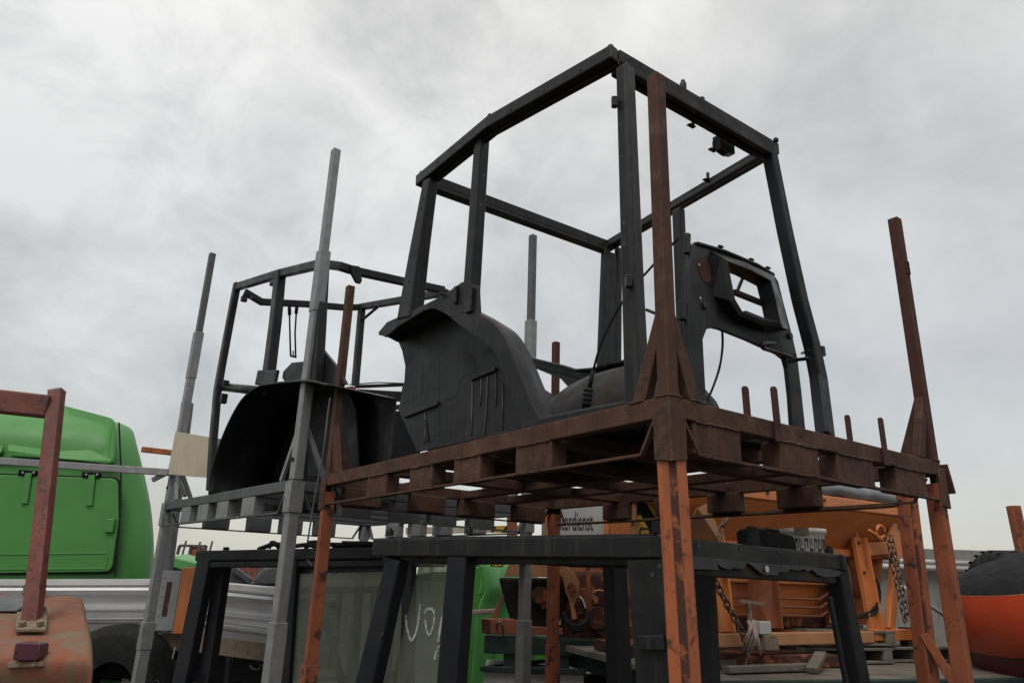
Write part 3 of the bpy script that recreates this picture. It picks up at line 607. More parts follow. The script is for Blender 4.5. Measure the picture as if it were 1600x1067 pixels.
    obj('clip', bm, BLACK, dp, .005)
    for q in ((1101, 478), (1234, 525)):
        bm = B(); bolt(bm, D(*q, .002), nf, .022, .012, 12); obj('cap', bm, BLACK, dp, .004)
    bm = B(); holes(bm, [D(1092, 414, .001), D(1094, 466, .001)], nf, .008); obj('bolt_hole', bm, SIGNW, dp, 0)  # white discs, no real openings: bright sky behind through-holes put into the colour
    bm = B(); prism(bm, [D(x, y, .001) for x, y in ((1091, 408), (1099, 402), (1107, 412), (1111, 432), (1109, 442), (1098, 440), (1092, 425))], nf*.002); obj('rust_patch', bm, RUSTRED, dp, 0)
    bm = B(); path(bm, [D(1074, 366, .0), D(1073, 396, .0)], .028, .03, nf); holes(bm, [D(1074, 372, .016)], nf, .007); obj('hinge_bracket', bm, BLACK, dp, .004)
    bm = B(); path(bm, [D(1066, 470, .01), D(1066, 500, .01)], .03, .04, nf); obj('hinge_bracket', bm, BLACK, dp, .004)
    # grab handles, cables, brackets
    bm = B(); tube(bm, smoothpts([D(1236, 558, .02), D(1205, 548, .06), D(1192, 543, .10), D(1194, 536, .10), D(1210, 536, .02)], 5), .013, 8); obj('grab_handle', bm, BLACK, t, 0, True)
    bm = B(); tube(bm, [D(1246, 562, .0), Fp(1262, 560, -.03)], .012, 8); tube(bm, [D(1253, 552, .02), Fp(1264, 548, -.03)], .009, 8); obj('stay', bm, BLACK, t, 0, True)
    bm = B(); path(bm, [Fp(1285, 541, -.03), Fp(1287, 556, -.03)], .03, .02, nf); obj('hinge_pad', bm, BLACK, t, .003); bm = B(); path(bm, [Fp(1220, 294, -.03), Fp(1221, 307, -.03)], .02, .015, nf); obj('hinge_pad', bm, BLACK, t, .003)
    bm = B(); tube(bm, smoothpts([D(1128, 512, -.05), D(1129, 540, -.06), D(1124, 575, -.08), D(1112, 610, -.10), D(1100, 635, -.12)], 5), .007, 6); obj('cable', bm, RUBBER, t, 0, True)
    Lc = lambda x, y: F.un(x, y, u=.42)
    bm = B(); tube(bm, smoothpts([Lc(1060, 372), Lc(1020, 415), Lc(985, 455), Lc(962, 490), Lc(940, 535), Lc(927, 578)], 5), .007, 6); obj('cable', bm, RUBBER, t, 0, True)
    bm = B(); tube(bm, [Lc(927, 578), Lc(921, 606)], .012, 8); tube(bm, [Lc(921, 606), Lc(915, 640)], .022, 10)
    for k in range(4): tube(bm, [Lc(920-k*1.2, 608+k*7), Lc(919.6-k*1.2, 611+k*7)], .027, 10)
    obj('cable_boot', bm, RUBBER, t, 0, True)
    for x, y in ((988, 148), (1083, 190), (1116, 228), (1106, 276)):
        bm = B(); p = Fp(x, y, -.10) if y < 260 else S2(x, y, -.06); path(bm, [p+Z*.03, p-Z*.02], .02, .02); prism(bm, [p-Z*.02-fi*.03, p-Z*.02+fi*.03, p-Z*.02+fi*.03-nf*.03, p-Z*.02-fi*.03-nf*.03], Z*-.006); obj('roof_bracket', bm, BLACK, t, .003)
    bm = B(); p = Fp(1133, 226, -.12); prism(bm, [p-fi*.06+Z*.05, p+fi*.10+Z*.05, p+fi*.10-Z*.03, p+fi*.03-Z*.05, p-fi*.04-Z*.04], -nf*.05)
    obj('lamp_bracket', bm, BLACK, t, .003)
    bm = B(); p = Fp(1033, 445, -.5); tube(bm, [S2(1010, 484, -.1), S2(1030, 492, -.1)], .012, 8); obj('stay', bm, BLACK, t, 0, True)
cab_large()
def cab_small():
    F = FG; t = thing('cab_frame', 'smaller black cab frame with a big arched rear fender on the grey rack', 'cab frame', F(.8, 1.2, 0), rz=F.yaw)
    S = lambda x, y, o=0: F.un(x, y, u=.05+o); S2 = lambda x, y, o=0: F.un(x, y, u=1.50+o)
    Fv = lambda x, y, o=0: F.un(x, y, v=.22+o); Rv = lambda x, y, o=0: F.un(x, y, v=2.06+o)
    A = S(505, 412); Bq = S(437, 428); Cq = S(372, 448); A2 = Fv(694, 454); C2 = S2(563, 480); C3 = Rv(395, 460)
    bm = B(); path(bm, [A, Bq, Cq], .06, .085); obj('roof_rail', bm, BLACK, t, .012)
    bm = B(); path(bm, [A+F.e1*.02, Fv(530, 416), Fv(556, 424), A2], .06, .08); obj('front_crossbar', bm, BLACK, t, .012)
    bm = B(); path(bm, [C2, S2(622, 470), S2(690, 458)], .06, .08); path(bm, [S2(566, 500), S2(592, 478)], .03, .03); obj('roof_rail', bm, BLACK, t, .01)
    q0 = S(382, 456); bm = B(); path(bm, [q0, q0+(C2-q0)*.14-Z*.09, q0+(C2-q0)*.5-Z*.05, q0+(C2-q0)*.86-Z*.03, C2], .05, .075); obj('rear_crossbar', bm, BLACK, t, .01)
    bm = B(); path(bm, [S(438, 425), S(430, 505), S(420, 585)], .11, .085, F.e1, .12, .09); obj('pillar', bm, BLACK, t, .01)
    bm = B(); path(bm, [S(371, 442), S(358, 510), S(346, 575), S(340, 610), S(333, 690), S(329, 765)], .085, .07, F.e1); obj('pillar', bm, BLACK, t, .012)
    bm = B(); path(bm, [S(505, 408, .03), S(500, 500, .03), S(494, 600, .03)], .1, .085, F.e1); obj('pillar', bm, BLACK, t, .01)
    bm = B(); path(bm, [S2(565, 485), S2(560, 545), S2(555, 602)], .085, .07, F.e1); obj('pillar', bm, BLACK, t, .01)
    bm = B(); path(bm, [Fv(694, 452), Fv(668, 700)], .09, .07, F.e2); obj('pillar', bm, BLACK, t, .01)
    bm = B(); tube(bm, [S(344, 604, .05), S(420, 612, .05)], .045, 12); obj('cross_tube', bm, BLACK, t, 0, True)
    bm = B()
    for x, y, w_, h_ in ((361, 470, .06, .09), (377, 466, .05, .06), (424, 440, .10, .06), (345, 622, .06, .10), (349, 597, .03, .05), (392, 465, .05, .03)):
        p = S(x, y, -.02); box(bm, p-F.e2*w_/2-Z*h_/2, F.e2*w_, F.e1*.06, Z*h_)
    obj('hinge_bracket', bm, BLACK, t, .006)
    bm = B(); p = S(418, 590, -.05); path(bm, [S(402, 590, -.05), S(433, 590, -.05)], .03, .14); obj('pillar_foot', bm, BLACK, t, .012)
    # sun visor plate
    bm = B(); prism(bm, [Fv(x, y, -.05) for x, y in ((548, 414), (562, 416), (566, 438), (564, 443), (557, 441), (550, 428))], F.e2*.03); obj('visor_plate', bm, BLACK, t, .004)
    # wiper-like straps hanging from the rear bar
    bm = B()
    for a, b, c in (((452, 478), (453, 520), (454, 556)), ((464, 472), (461, 520), (462, 558))): tube(bm, [Rv(*a), Rv(*b), Rv(*c)], .010, 6)
    tube(bm, [Rv(454, 556), Rv(463, 558)], .012, 6); tube(bm, [Rv(458, 548), Rv(458, 557)], .008, 6); tube(bm, [Rv(452, 474), Rv(452.5, 492)], .02, 6); tube(bm, [Rv(465, 470), Rv(462.5, 490)], .02, 6)
    obj('seat_belt', bm, RUBBER, t, 0, True)
    # rear fender: a deep arch open to the outside
    o = -.08
    prof = [(327, 772), (330, 740), (342, 700), (358, 660), (378, 625), (400, 606), (420, 600), (450, 597), (475, 595), (495, 597), (512, 602)]
    e0 = smoothpts([S(x, y, o) for x, y in prof], 4); inn = F.e1*.62
    bm = B(); grid(bm, [e0, [p+F.e1*.03+Z*.004 for p in e0], [p+inn*.5 for p in e0], [p+inn for p in e0]]); obj('fender_skin', bm, BLACK, t, 0, True, solid=.012)
    bm = B(); tube(bm, e0, .011, 6); obj('fender_rim', bm, BLACK, t, 0, True)
    base = [S(x, y, o+.61) for x, y in ((640, 740), (500, 752))]
    w_ = [p+inn*.985 for p in e0]; lo = [V((w_[-1].x, w_[-1].y, F.o.z+.01)), V((w_[0].x, w_[0].y, F.o.z+.01))]
    bm = B(); prism(bm, w_+lo, F.e1*.012); obj('fender_inner_wall', bm, BLACK, t, .003)
    # front wall of the arch and the side panel running forward
    bm = B(); prism(bm, [S(x, y, .40) for x, y in ((480, 606), (546, 612), (556, 640), (560, 740), (480, 745))], F.e1*.02); obj('side_panel', bm, NAVY, t, .005)
    bm = B(); prism(bm, [S(x, y, .08) for x, y in ((503, 545), (528, 575), (540, 600), (503, 605))], F.e1*.03); obj('corner_gusset', bm, BLACK, t, .005)
    Mv = lambda x, y, d_=0: F.un(x, y, v=.35+d_)
    bm = B(); prism(bm, [Mv(x, y) for x, y in ((540, 610), (563, 640), (635, 642), (660, 700), (640, 745), (530, 745))], F.e2*.03); obj('firewall', bm, NAVY, t, .006)
    bm = B(); path(bm, [Mv(552, 698, -.01), Mv(582, 655, -.01)], .02, .02, F.e2); path(bm, [Mv(560, 702, -.01), Mv(590, 660, -.01)], .02, .02, F.e2); path(bm, [Mv(562, 720, -.01), Mv(612, 655, -.01)], .03, .03, F.e2); obj('pressed_rib', bm, NAVY, t, .004)
    bm = B(); prism(bm, [Mv(x, y, .05) for x, y in ((543, 604), (552, 603), (572, 622), (575, 642), (563, 641))], F.e2*.3); obj('hood_stub', bm, FARRED, t, .005)
    bm = B(); path(bm, [Mv(556, 616, .7), Mv(632, 620, .7)], .08, .10); path(bm, [Mv(556, 604, .7), Mv(634, 601, .7)], .06, .03); path(bm, [Mv(572, 646, .7), Mv(632, 634, .7)], .06, .05); path(bm, [Mv(545, 601, .62), Mv(590, 597.5, .62), Mv(634, 599, .62)], .012, .012); obj('dash_rail', bm, BLACK, t, .006)
    bm = B(); tube(bm, [Mv(580, 626, .6), Mv(596, 628, .6)], .012, 6); obj('gas_strut', bm, SILVER, t, 0, True)
    # inner lamp hood beside the fender
    bm = B(); a = [S(x, y, .5) for x, y in ((440, 590), (442, 580), (455, 566), (475, 564), (483, 570), (480, 596), (445, 598))]; prism(bm, a, F.e1*.2); obj('lamp_hood', bm, BLACK, t, .012)
    bm = B(); box(bm, F(.7, .45, .004), F.e1*.8, F.e2*1.7, Z*.05); obj('floor_pan', bm, BLACK, t, .008)
    bm = B(); Rw = F.un
    bm.free()
    bm = B(); tube(bm, smoothpts([S(516, 622, -.1), S(513, 640, -.1), S(508, 685, -.1), S(502, 725, -.1), S(497, 750, -.1), S(488, 800, -.1), S(480, 850, -.1)], 4), .007, 6); obj('seal_strip', bm, GALVD, t, 0, True)
cab_small()
def cab_low_right():
    ng = .3
    A = at(1037, 836, 3.1); Cq = at(588, 842, 4.2); A2 = at(1322, 866, 4.05); C2 = A2+(Cq-A)
    fi = (A2-A).normalized(); si = (Cq-A).normalized()
    t = thing('cab_frame', 'black cab frame low inside the orange rack, torn grey rubber along its front bar', 'cab frame', V(((A.x+C2.x)/2, (A.y+C2.y)/2, ng)))
    ns = si.cross(Z).normalized(); ns = ns if ns.y < 0 else -ns
    nf = fi.cross(Z).normalized(); nf = nf if nf.y < 0 else -nf
    S = lambda x, y, o=0: onplane(x, y, A+ns*o, ns); Fp = lambda x, y, o=0: onplane(x, y, A+nf*o, nf)
    def down(p, q): return q+(q-p)*((ng+.002-q.z)/(q.z-p.z))
    d = Z*-.045
    bm = B(); path(bm, [A+d-ns*.035+si*.0, Cq+d-ns*.035+si*.03], .07, .09); path(bm, [A+d-ns*.085-Z*.05+si*.06, Cq+d-ns*.085-Z*.05], .05, .05); path(bm, [A+si*.06-ns*.05+Z*.004, Cq-si*.12-ns*.05+Z*.004], .05, .012); obj('roof_rail', bm, BLACK, t, .014)
    bm = B(); path(bm, [A2+d-si*.0+ns*.035, C2+d+ns*.035], .07, .09); obj('roof_rail', bm, NAVY, t, .012)
    bm = B(); path(bm, [A+fi*.04+d-nf*.035, A2+fi*.01+d-nf*.035], .07, .088); obj('front_crossbar', bm, BLACK, t, .014); bm = B(); path(bm, [A+fi*.1+d-nf*.045-Z*.075, A2+d-nf*.045-fi*.1-Z*.075], .06, .066); obj('lower_crossbar', bm, BLACKR, t, .008)
    bm = B(); path(bm, [Cq+fi*.07+d+nf*.035, C2-fi*.07+d+nf*.035], .07, .085); obj('rear_crossbar', bm, NAVY, t, .012)
    # corner block with scuffs
    bm = B(); box(bm, A-ns*.075-nf*.06-Z*.094, si*.0+fi*.105, nf*.065+ns*.01, Z*.097); obj('corner_block', bm, BLACK, t, .02)
    def pillar(p, q, w_, h_, up, m=NAVY, w2=None):
        bm = B(); path(bm, [p, down(p, q)], w_, h_, up, w2 or w_, h_); return obj('pillar', bm, m, t, .012)
    pc = pillar(S(622, 872, -.06), S(577, 1067, -.06), .115, .085, ns, NAVY, .16)
    bm = B(); holes(bm, [S(596, 907, -.0155), S(594, 927, -.0155), S(598, 990, -.0155)], ns, .009); obj('bolt_hole', bm, INK, pc, 0)
    pillar(S(722, 868, -.05), S(706, 1067, -.05), .13, .09, ns)
    pa = pillar(S(1014, 872, -.06), S(1032, 1067, -.06), .17, .1, ns, BLACK)
    bm = B(); path(bm, [S(1018, 992, -.0), S(1020, 1015, -.0)], .11, .03, ns); obj('hinge_pad', bm, BLACK, pa, .004)
    bm = B(); holes(bm, [S(1031, 884, -.008), S(1020, 897, -.008)], ns, .010); obj('bolt_hole', bm, INK, pa, 0)
    pillar(Fp(1306, 888, -.05), Fp(1341, 1067, -.05), .10, .09, nf, NAVY, .12)
    bm = B(); path(bm, [Fp(1296, 932, .0), Fp(1322, 1067, .0)], .03, .02, nf); obj('pillar_lip', bm, NAVY, t, .003)
    o_ = (C2-A).dot(ns)
    pillar(onplane(960, 872, C2, nf), onplane(968, 1067, C2, nf), .16, .10, nf)
    pillar(S(1098, 880, -.9), S(1106, 1067, -.9), .11, .08, ns)
    studs(t, [(S(609, 836, -.05), Z), (S(732, 834, -.05), Z), (A2-fi*.10-nf*.04, Z)], BLACK, .022, .03)
    bm = B(); p = Fp(1177, 852, -.05); path(bm, [p-Z*.02, p+Z*.09], .075, .045, nf, .055, .045); obj('rubber_mount', bm, RUBBER, t, .012)
    bm = B(); p = S(1018, 833, -.05); box(bm, p, fi*.06, nf*.05, Z*.05); tube(bm, smoothpts([S(1000, 836, -.05), S(1001, 826, -.05), S(1014, 827, -.05), S(1016, 836, -.05)], 3), .006, 6); obj('lifting_lug', bm, NAVY, t, .006)
    bm = B(); holes(bm, [Fp(x, y, .0005) for x, y in ((1090, 853), (1157, 858), (1217, 863), (1271, 867))], nf, .010); obj('bolt_hole', bm, INK, t, 0)
    # torn rubber seal hanging from the front bar
    up_ = [(1084, 868), (1120, 872), (1160, 876), (1200, 880), (1250, 883), (1300, 889), (1316, 893)]
    lo_ = [(1312, 900), (1290, 902), (1278, 898), (1270, 890), (1262, 893), (1258, 889), (1246, 891), (1236, 889), (1228, 895), (1219, 893), (1214, 899), (1203, 898), (1196, 899), (1186, 893), (1176, 884), (1168, 879), (1162, 889), (1146, 887), (1141, 890), (1128, 886), (1120, 880), (1124, 890), (1084, 889)]
    bm = B(); prism(bm, [Fp(x, y, .004) for i, (x, y) in enumerate(up_+lo_)], -nf*.008); obj('rubber_seal', bm, TORN, t, .002)
    bm = B(); bolt(bm, Fp(1198, 889, .016), nf, .016, .004, 10); obj('rivet', bm, SILVER, t, .001)
    # dirty pane in the left side, with white spray marks
    pn = [S(x, y, -.16) for x, y in ((655, 880), (714, 882), (700, 1067), (612, 1067))]
    pn[2] = pn[1]+(pn[2]-pn[1])*1.7; pn[3] = pn[0]+(pn[3]-pn[0])*1.7
    bm = B(); prism(bm, pn, -ns*.006); pa_ = obj('window_pane', bm, GLASS, t, 0)
    bm = B(); G = lambda x, y: S(x, y, -.155)
    for st in ([(634, 960), (635, 975), (638, 990), (643, 1000), (649, 990), (653, 975), (655, 960), (657, 943)], [(663, 958), (668, 951), (676, 952), (679, 962), (677, 978), (671, 991), (667, 985), (664, 968)], [(685, 1002), (688, 980), (692, 960), (696, 985), (699, 962)], [(679, 1030), (684, 1012), (690, 1009), (692, 1018), (686, 1026)]):
        path(bm, [G(*p) for p in smoothpts([V((*p, 0)) for p in st], 3) for p in [(p.x, p.y)]], .014, .002, ns)
    obj('spray_lettering', bm, CHALK, pa_, 0)
    bm = B(); box(bm, A+si*.1+fi*.1-Z*(A.z-ng-.005), (si*1.5), fi*1.4, Z*.06); obj('floor_pan', bm, NAVY, t, .01)
    return A, A2, Cq, nf, fi, si, ns
LOWCAB = cab_low_right()
def cab_low_left():
    ng = .3
    Cq = at(306, 860, 7.6); A = at(690, 852, 6.1); si = (A-Cq).normalized(); ns = si.cross(Z).normalized(); ns = ns if ns.y < 0 else -ns
    t = thing('cab_frame', 'dark cab frame low under the grey rack, dirty glass in its side, hoses on top', 'cab frame', V(((A.x+Cq.x)/2+.5, (A.y+Cq.y)/2+.6, ng)))
    S = lambda x, y, o=0: onplane(x, y, A+ns*o, ns)
    def down(p, q): return q+(q-p)*((ng+.002-q.z)/(q.z-p.z))
    d = Z*-.05
    dep = -ns*1.45
    bm = B(); path(bm, [Cq+d-ns*.04, A+d-ns*.04], .08, .10); path(bm, [Cq+d-ns*.05-Z*.085+si*.05, A+d-ns*.05-Z*.085], .07, .06); obj('roof_rail', bm, NAVY, t, .014)
    bm = B(); path(bm, [Cq+d+dep, A+d+dep], .08, .10); obj('roof_rail', bm, NAVY, t, .012)
    bm = B(); path(bm, [Cq+d-ns*.09+si*.04, Cq+d+dep+ns*.05+si*.04], .08, .10); path(bm, [A+d-ns*.09-si*.04, A+d+dep+ns*.05-si*.04], .08, .10); obj('crossbar', bm, NAVY, t, .012)
    bm = B(); box(bm, Cq+si*.1-ns*.1+Z*-.03, si*2.2, -ns*1.2, Z*.035); obj('roof_panel', bm, NAVY, t, .01)
    def pillar(p, q, w_, h_):
        bm = B(); path(bm, [p, down(p, q)], w_, h_, ns); obj('pillar', bm, NAVY, t, .012)
    pillar(S(324, 872, -.05), S(285, 1067, -.05), .19, .10); pillar(S(350, 874, -.2), S(322, 1067, -.2), .15, .1); pillar(S(463, 875, -.04), S(450, 1067, -.04), .085, .08); pillar(S(640, 875, -.04), S(636, 1067, -.04), .1, .08)
    bm = B(); prism(bm, [S(x, y, -.07) for x, y in ((470, 866), (638, 864), (638, 898), (468, 898))], -ns*.08); obj('header_panel', bm, NAVY, t, .008)
    pn = [S(x, y, -.05) for x, y in ((468, 896), (634, 892), (634, 1067), (450, 1067))]; pn[2] += (pn[2]-pn[1])*.6; pn[3] += (pn[3]-pn[0])*.6
    bm = B(); prism(bm, pn, -ns*.006); obj('window_pane', bm, GLASS, t, 0)
    bm = B(); path(bm, [S(508, 965, -.35), S(535, 1067, -.35), S(545, 1110, -.35)], .07, .03, ns); path(bm, [S(508, 983, -.33), S(545, 1010, -.33)], .015, .015, ns); path(bm, [S(470, 922, -.5), S(632, 920, -.5)], .05, .06); path(bm, [S(470, 1064, -.3), S(630, 1050, -.3)], .02, .03)
    for x in (560, 586, 612): path(bm, [S(x, 925, -.6), S(x-8, 1067, -.6)], .08, .03, ns)
    obj('inner_trim', bm, GALVD, t, .004)
    bm = B(); studs_ = S(353, 861, -.05); bolt(bm, studs_, Z, .03, .04, 8); obj('mounting_stud', bm, NAVY, t, .003)
    for k, l in enumerate(([(404, 858), (420, 852), (432, 850), (455, 853), (480, 851), (500, 855)], [(420, 856), (424, 848), (430, 849), (436, 855)], [(478, 858), (482, 849), (492, 847), (505, 850), (540, 851), (570, 852)], [(520, 858), (560, 850), (600, 856), (622, 858)])):
        bm = B(); tube(bm, smoothpts([S(x, y, -.15-.05*k) for x, y in l], 4), .022, 8); obj('hose', bm, RUBBER, t, 0, True)
    bm = B(); path(bm, [S(545, 848, -.3), S(588, 849, -.3)], .2, .03); path(bm, [S(610, 852, -.3), S(640, 852, -.3)], .2, .05); obj('roof_plate', bm, NAVY, t, .005)
    bm = B(); path(bm, [S(479, 872, -.02), S(489, 884, -.02)], .02, .02, ns); obj('latch', bm, GALVD, t, .003)
    bm = B(); box(bm, Cq+si*.1-ns*.1-Z*(Cq.z-ng-.005), si*2.2, -ns*1.3, Z*.06); obj('floor_pan', bm, NAVY, t, .01)
cab_low_left()
# ------------------------------------------------------------------ left: sheet-metal tail of a trailer with its stake, very near
def trailer_tail():
    t = thing('trailer_tail', 'worn red trailer tail covered in grit, with a peeling stake and a dark red lamp', 'trailer', V((-2.35, 3.3, 0)))
    rows = []
    cols = [-70, -20, 20, 60, 95, 118, 128]
    def row(y0, y1, Y, xr, dz=0): return [at(x if i < 5 else xr+(x-128), y0+(y1-y0)*i/6, Y) for i, x in enumerate(cols)]
    rows = [[p-Z*.12 for p in row(924, 931, 3.92, 124)], row(924, 931, 3.9, 124), row(928, 936, 3.84, 128), row(944, 950, 3.66, 131), row(960, 966, 3.52, 133), row(974, 978, 3.42, 137), row(1000, 1000, 3.22, 141), row(1020, 1020, 3.1, 142), row(1028, 1027, 3.06, 142), row(1036, 1034, 3.05, 142), row(1052, 1045, 3.05, 140), [p-Z*.10 for p in row(1052, 1045, 3.1, 140)]]
    for r_ in rows:                                   # the right-hand edge is folded down
        a = r_[-1]; r_.append(a+V((.012, .004, -.03))); r_.append(a+V((.014, .01, -.16)))
    bm = B(); grid(bm, rows); obj('mudguard_sheet', bm, DIRTYRED, t, 0, True, solid=.012, sub=1)
    p = at(48, 985, 3.37); e = (at(89, 611, 3.60)-p); top = p+e
    bm = B(); path(bm, [p, top], .055, .066, V((1, 0, 0))); po = obj('stake', bm, REDPAINT, t, .006)
    bm = B(); path(bm, [top-e*.006, top+e.normalized()*.004], .057, .068, V((1, 0, 0))); obj('bare_tip', bm, STRAPM, po, .004)
    a = at(75, 636, 3.58); bm = B(); path(bm, [a+V((.01, 0, 0)), a+V((-1.1, -.25, .045))], .08, .11); obj('headboard_rail', bm, REDPAINT, t, .008)
    up = V((0, -.25, .97)); pl = [at(26, 965, 3.505), at(74, 962, 3.505), at(71, 993, 3.26), at(23, 993, 3.26)]
    bm = B(); prism(bm, [q+up*.014 for q in pl], up*.014); obj('base_plate', bm, GRIT, t, .003)
    for x, y, Y in ((34, 987, 3.29), (62, 986, 3.29), (38, 964, 3.49), (66, 963, 3.49)):
        bm = B(); bolt(bm, at(x, y, Y)+up*.026, up, .015, .018, 6); obj('bolt', bm, GRIT, t, .002)
    bm = B(); prism(bm, [at(x, y, Y)+up*.01 for x, y, Y in ((35, 928, 3.86), (70, 924, 3.86), (72, 931, 3.80), (33, 934, 3.80))], up*.02); obj('rear_plate', bm, GRIT, t, .003)
    for x in (40, 67):
        bm = B(); bolt(bm, at(x, 928, 3.83)+up*.03, up, .014, .018, 6); obj('bolt', bm, GRIT, t, .002)
    bm = B(); prism(bm, [at(x, y, 3.02) for x, y in ((24, 1032), (56, 1032), (60, 1029), (63, 1008), (60, 1004), (27, 1003), (23, 1006), (19, 1028), (20, 1031))], V((0, .06, .0))); lm = obj('rear_lamp', bm, LAMPRED, t, .008, seg=3)
    for x in (25, 58):
        bm = B(); bolt(bm, at(x, 1018, 3.02), V((0, -1, 0)), .004, .002); obj('screw', bm, INK, lm, 0)
    bm = B(); prism(bm, [at(x, y, 3.03) for x, y in ((12, 1034), (64, 1033), (66, 1041), (10, 1044))], V((0, .03, 0))); obj('lamp_bracket', bm, GRIT, t, .004)
    bm = B(); path(bm, [at(-40, 1062, 3.3)-Z*.2, at(100, 1062, 3.3)-Z*.2], .3, .3); box(bm, V((-2.9, 3.2, .002)), V((.08, 0, 0)), V((0, .08, 0)), Z*1.0); box(bm, V((-2.35, 3.4, .002)), V((.08, 0, 0)), V((0, .08, 0)), Z*1.0); obj('chassis', bm, RUBBER, t, .01)
    bm = B(); prism(bm, [at(x, y, Y)+Z*.008 for x, y, Y in ((-30, 935, 3.74), (43, 934, 3.74), (42, 946, 3.62), (26, 958, 3.53), (-30, 958, 3.53))], Z*.006)
    solo('loose_plate', bm, GALVD, 'blue grey sheet metal offcut lying on the gritty red trailer tail', 'metal sheet', bev=.001)
trailer_tail()
# ------------------------------------------------------------------ green machine body
def green_machine():
    Y0 = 10.0; t = thing('harvester_body', 'large faded green machine body with rounded roof and a hinged side door', 'farm machine', V((-8, 11, 0)))
    # right-hand silhouette, top to bottom; each row is a horizontal section rounded at the corner
    prof = [(638, 60), (641, 110), (647, 150), (655, 178), (665, 197), (680, 210), (700, 219), (730, 227), (760, 234), (790, 240), (830, 244), (870, 245), (905, 243), (960, 236), (1060, 225)]
    rows = []
    for k, (y, x) in enumerate(prof):
        c = at(x, y, Y0+.55); lean = max(0, (700-y)/62)**2*.9
        zc_ = c.z; xr = c.x; yb = Y0+lean
        kx = lambda dy: xr*(yb+dy)/(yb+.55)-.02-.04*dy
        r_ = [V((kx(3.0)-.9, yb+3.0, zc_)), V((kx(2.4)-.1, yb+2.4, zc_)), V((kx(.9), yb+.9, zc_)), V((xr, yb+.55, zc_)), V((xr-.03, yb+.28, zc_)), V((xr-.16, yb+.08, zc_)), V((xr-.40, yb, zc_)), V((xr-1.4, yb-.03, zc_)), V((xr-2.4, yb-.03, zc_)), V((xr-4.2, yb, zc_))]
        rows.append(r_)
    top = [V((p.x-.25, p.y+1.2, p.z+.03)) for p in rows[0]]
    bm = B(); grid(bm, [top]+rows); obj('body_shell', bm, GREEN, t, 0, True, sub=1)
    face = Y0-.05
    G = lambda x, y, o=0: at(x, y, face-o)
    def rrect(l, r_=10):
        o = []; n = len(l)
        for i in range(n):
            p, q, s = V((*l[i-1], 0)), V((*l[i], 0)), V((*l[(i+1) % n], 0))
            a = q+(p-q).normalized()*r_; b = q+(s-q).normalized()*r_
            for k in range(6):
                tt = k/5; o.append((a*(1-tt)**2+q*2*tt*(1-tt)+b*tt*tt).to_2d())
        return o
    bm = B(); prism(bm, [G(x, y) for x, y in rrect([(-120, 738), (186, 748), (187, 812), (176, 893), (-120, 897)], 12)], V((0, -.035, 0))); dr = obj('side_door', bm, GREEN, t, .012)
    bm = B(); prism(bm, [G(x, y, -.004) for x, y in rrect([(-120, 735.5), (188.6, 745.5), (189.4, 813), (178, 895.5), (-120, 899.5)], 12)], V((0, -.012, 0))); obj('door_seal', bm, RUBBER, t, .003)
    bm = B(); path(bm, [G(*p, .037) for p in ((-110, 867), (166, 864), (168, 870), (164, 888), (-110, 890))], .02, .012, V((0, 1, 0))); obj('door_crease', bm, GREEN, dr, .004)
    bm = B(); box(bm, G(165, 832, .03), V((.11, 0, 0)), V((0, -.05, 0)), Z*.18); path(bm, [G(168, 812, .055), G(178, 812, .055)], .03, .03); obj('door_latch', bm, GREEN, dr, .012)
    for x0, x1, y in ((45, 38, 737), (144, 139, 740)):
        bm = B(); path(bm, [G(x0, y+2, .05), G(x1, y+50, .05)], .09, .025, V((0, 1, 0))); obj('hinge_strap', bm, GREEN, dr, .006)
        bm = B(); box(bm, G(x0-14, y+6, .0), V((.245, 0, -.01)), V((0, -.055, 0)), Z*.075); hg = obj('hinge_block', bm, BLACKPL, t, .008)
        for dx in (-9, 8):
            bm = B(); bolt(bm, G(x0+dx, y+1, .056), V((0, -1, 0)), .012, .008); obj('bolt', bm, SILVER, hg, 0)
    # roof-side pressed panels
    for l in ([(14, 712), (28, 645), (100, 634), (180, 655), (180, 722), (172, 725), (110, 718)], [(-90, 712), (2, 714), (22, 655), (-60, 640)]):
        bm = B(); pts = []
        for x, y in rrect(l, 8):
            lean = max(0, (700-y)/62)**2*.9; pts.append(at(x, y, Y0-.05+lean*.9))
        a = [bm.verts.new(p) for p in pts]; b = [bm.verts.new(p+V((0, -.05, .0))) for p in pts]; n = len(pts)
        bm.faces.new(b)
        for i in range(n): bm.faces.new((a[i], a[(i+1) % n], b[(i+1) % n], b[i]))
        obj('pressed_panel', bm, GREEN, t, .02, seg=3)
    bm = B(); path(bm, [at(186, 660, Y0-.06), at(189, 735, Y0-.06), at(188, 800, Y0-.06), at(180, 900, Y0-.06)], .022, .012, V((0, 1, 0))); obj('body_seam', bm, RUBBER, t, .002)
    bm = B(); path(bm, [at(-20, 724, Y0-.055), at(110, 722, Y0-.055), at(186, 732, Y0-.055)], .02, .03, V((0, 1, 0))); obj('gutter', bm, RUBBER, t, .004)
    for k in range(3):
        bm = B(); path(bm, [at(191, 770+k*5, Y0-.02), at(196, 770+k*5, Y0-.0)], .02, .03); obj('louvre', bm, GREEN, t, .004)
    bm = B(); box(bm, V((-9.5, 10.4, .5)), V((4.2, 0, 0)), V((0, 2.4, 0)), Z*1.1); obj('chassis', bm, RUBBER, t, .03)
    for x in (-9.0, -6.3):
        bm = B(); rows = []
        for r_, d in ((.3, .0), (.62, -.02), (.74, .05), (.75, .25), (.74, .45), (.62, .52), (.3, .5)): rows.append([V((x+r_*math.cos(a), 10.5+d, .755+r_*math.sin(a))) for a in [2*math.pi*j/28 for j in range(28)]])
        grid(bm, rows, True); obj('wheel', bm, RUBBER, t, 0, True)
green_machine()
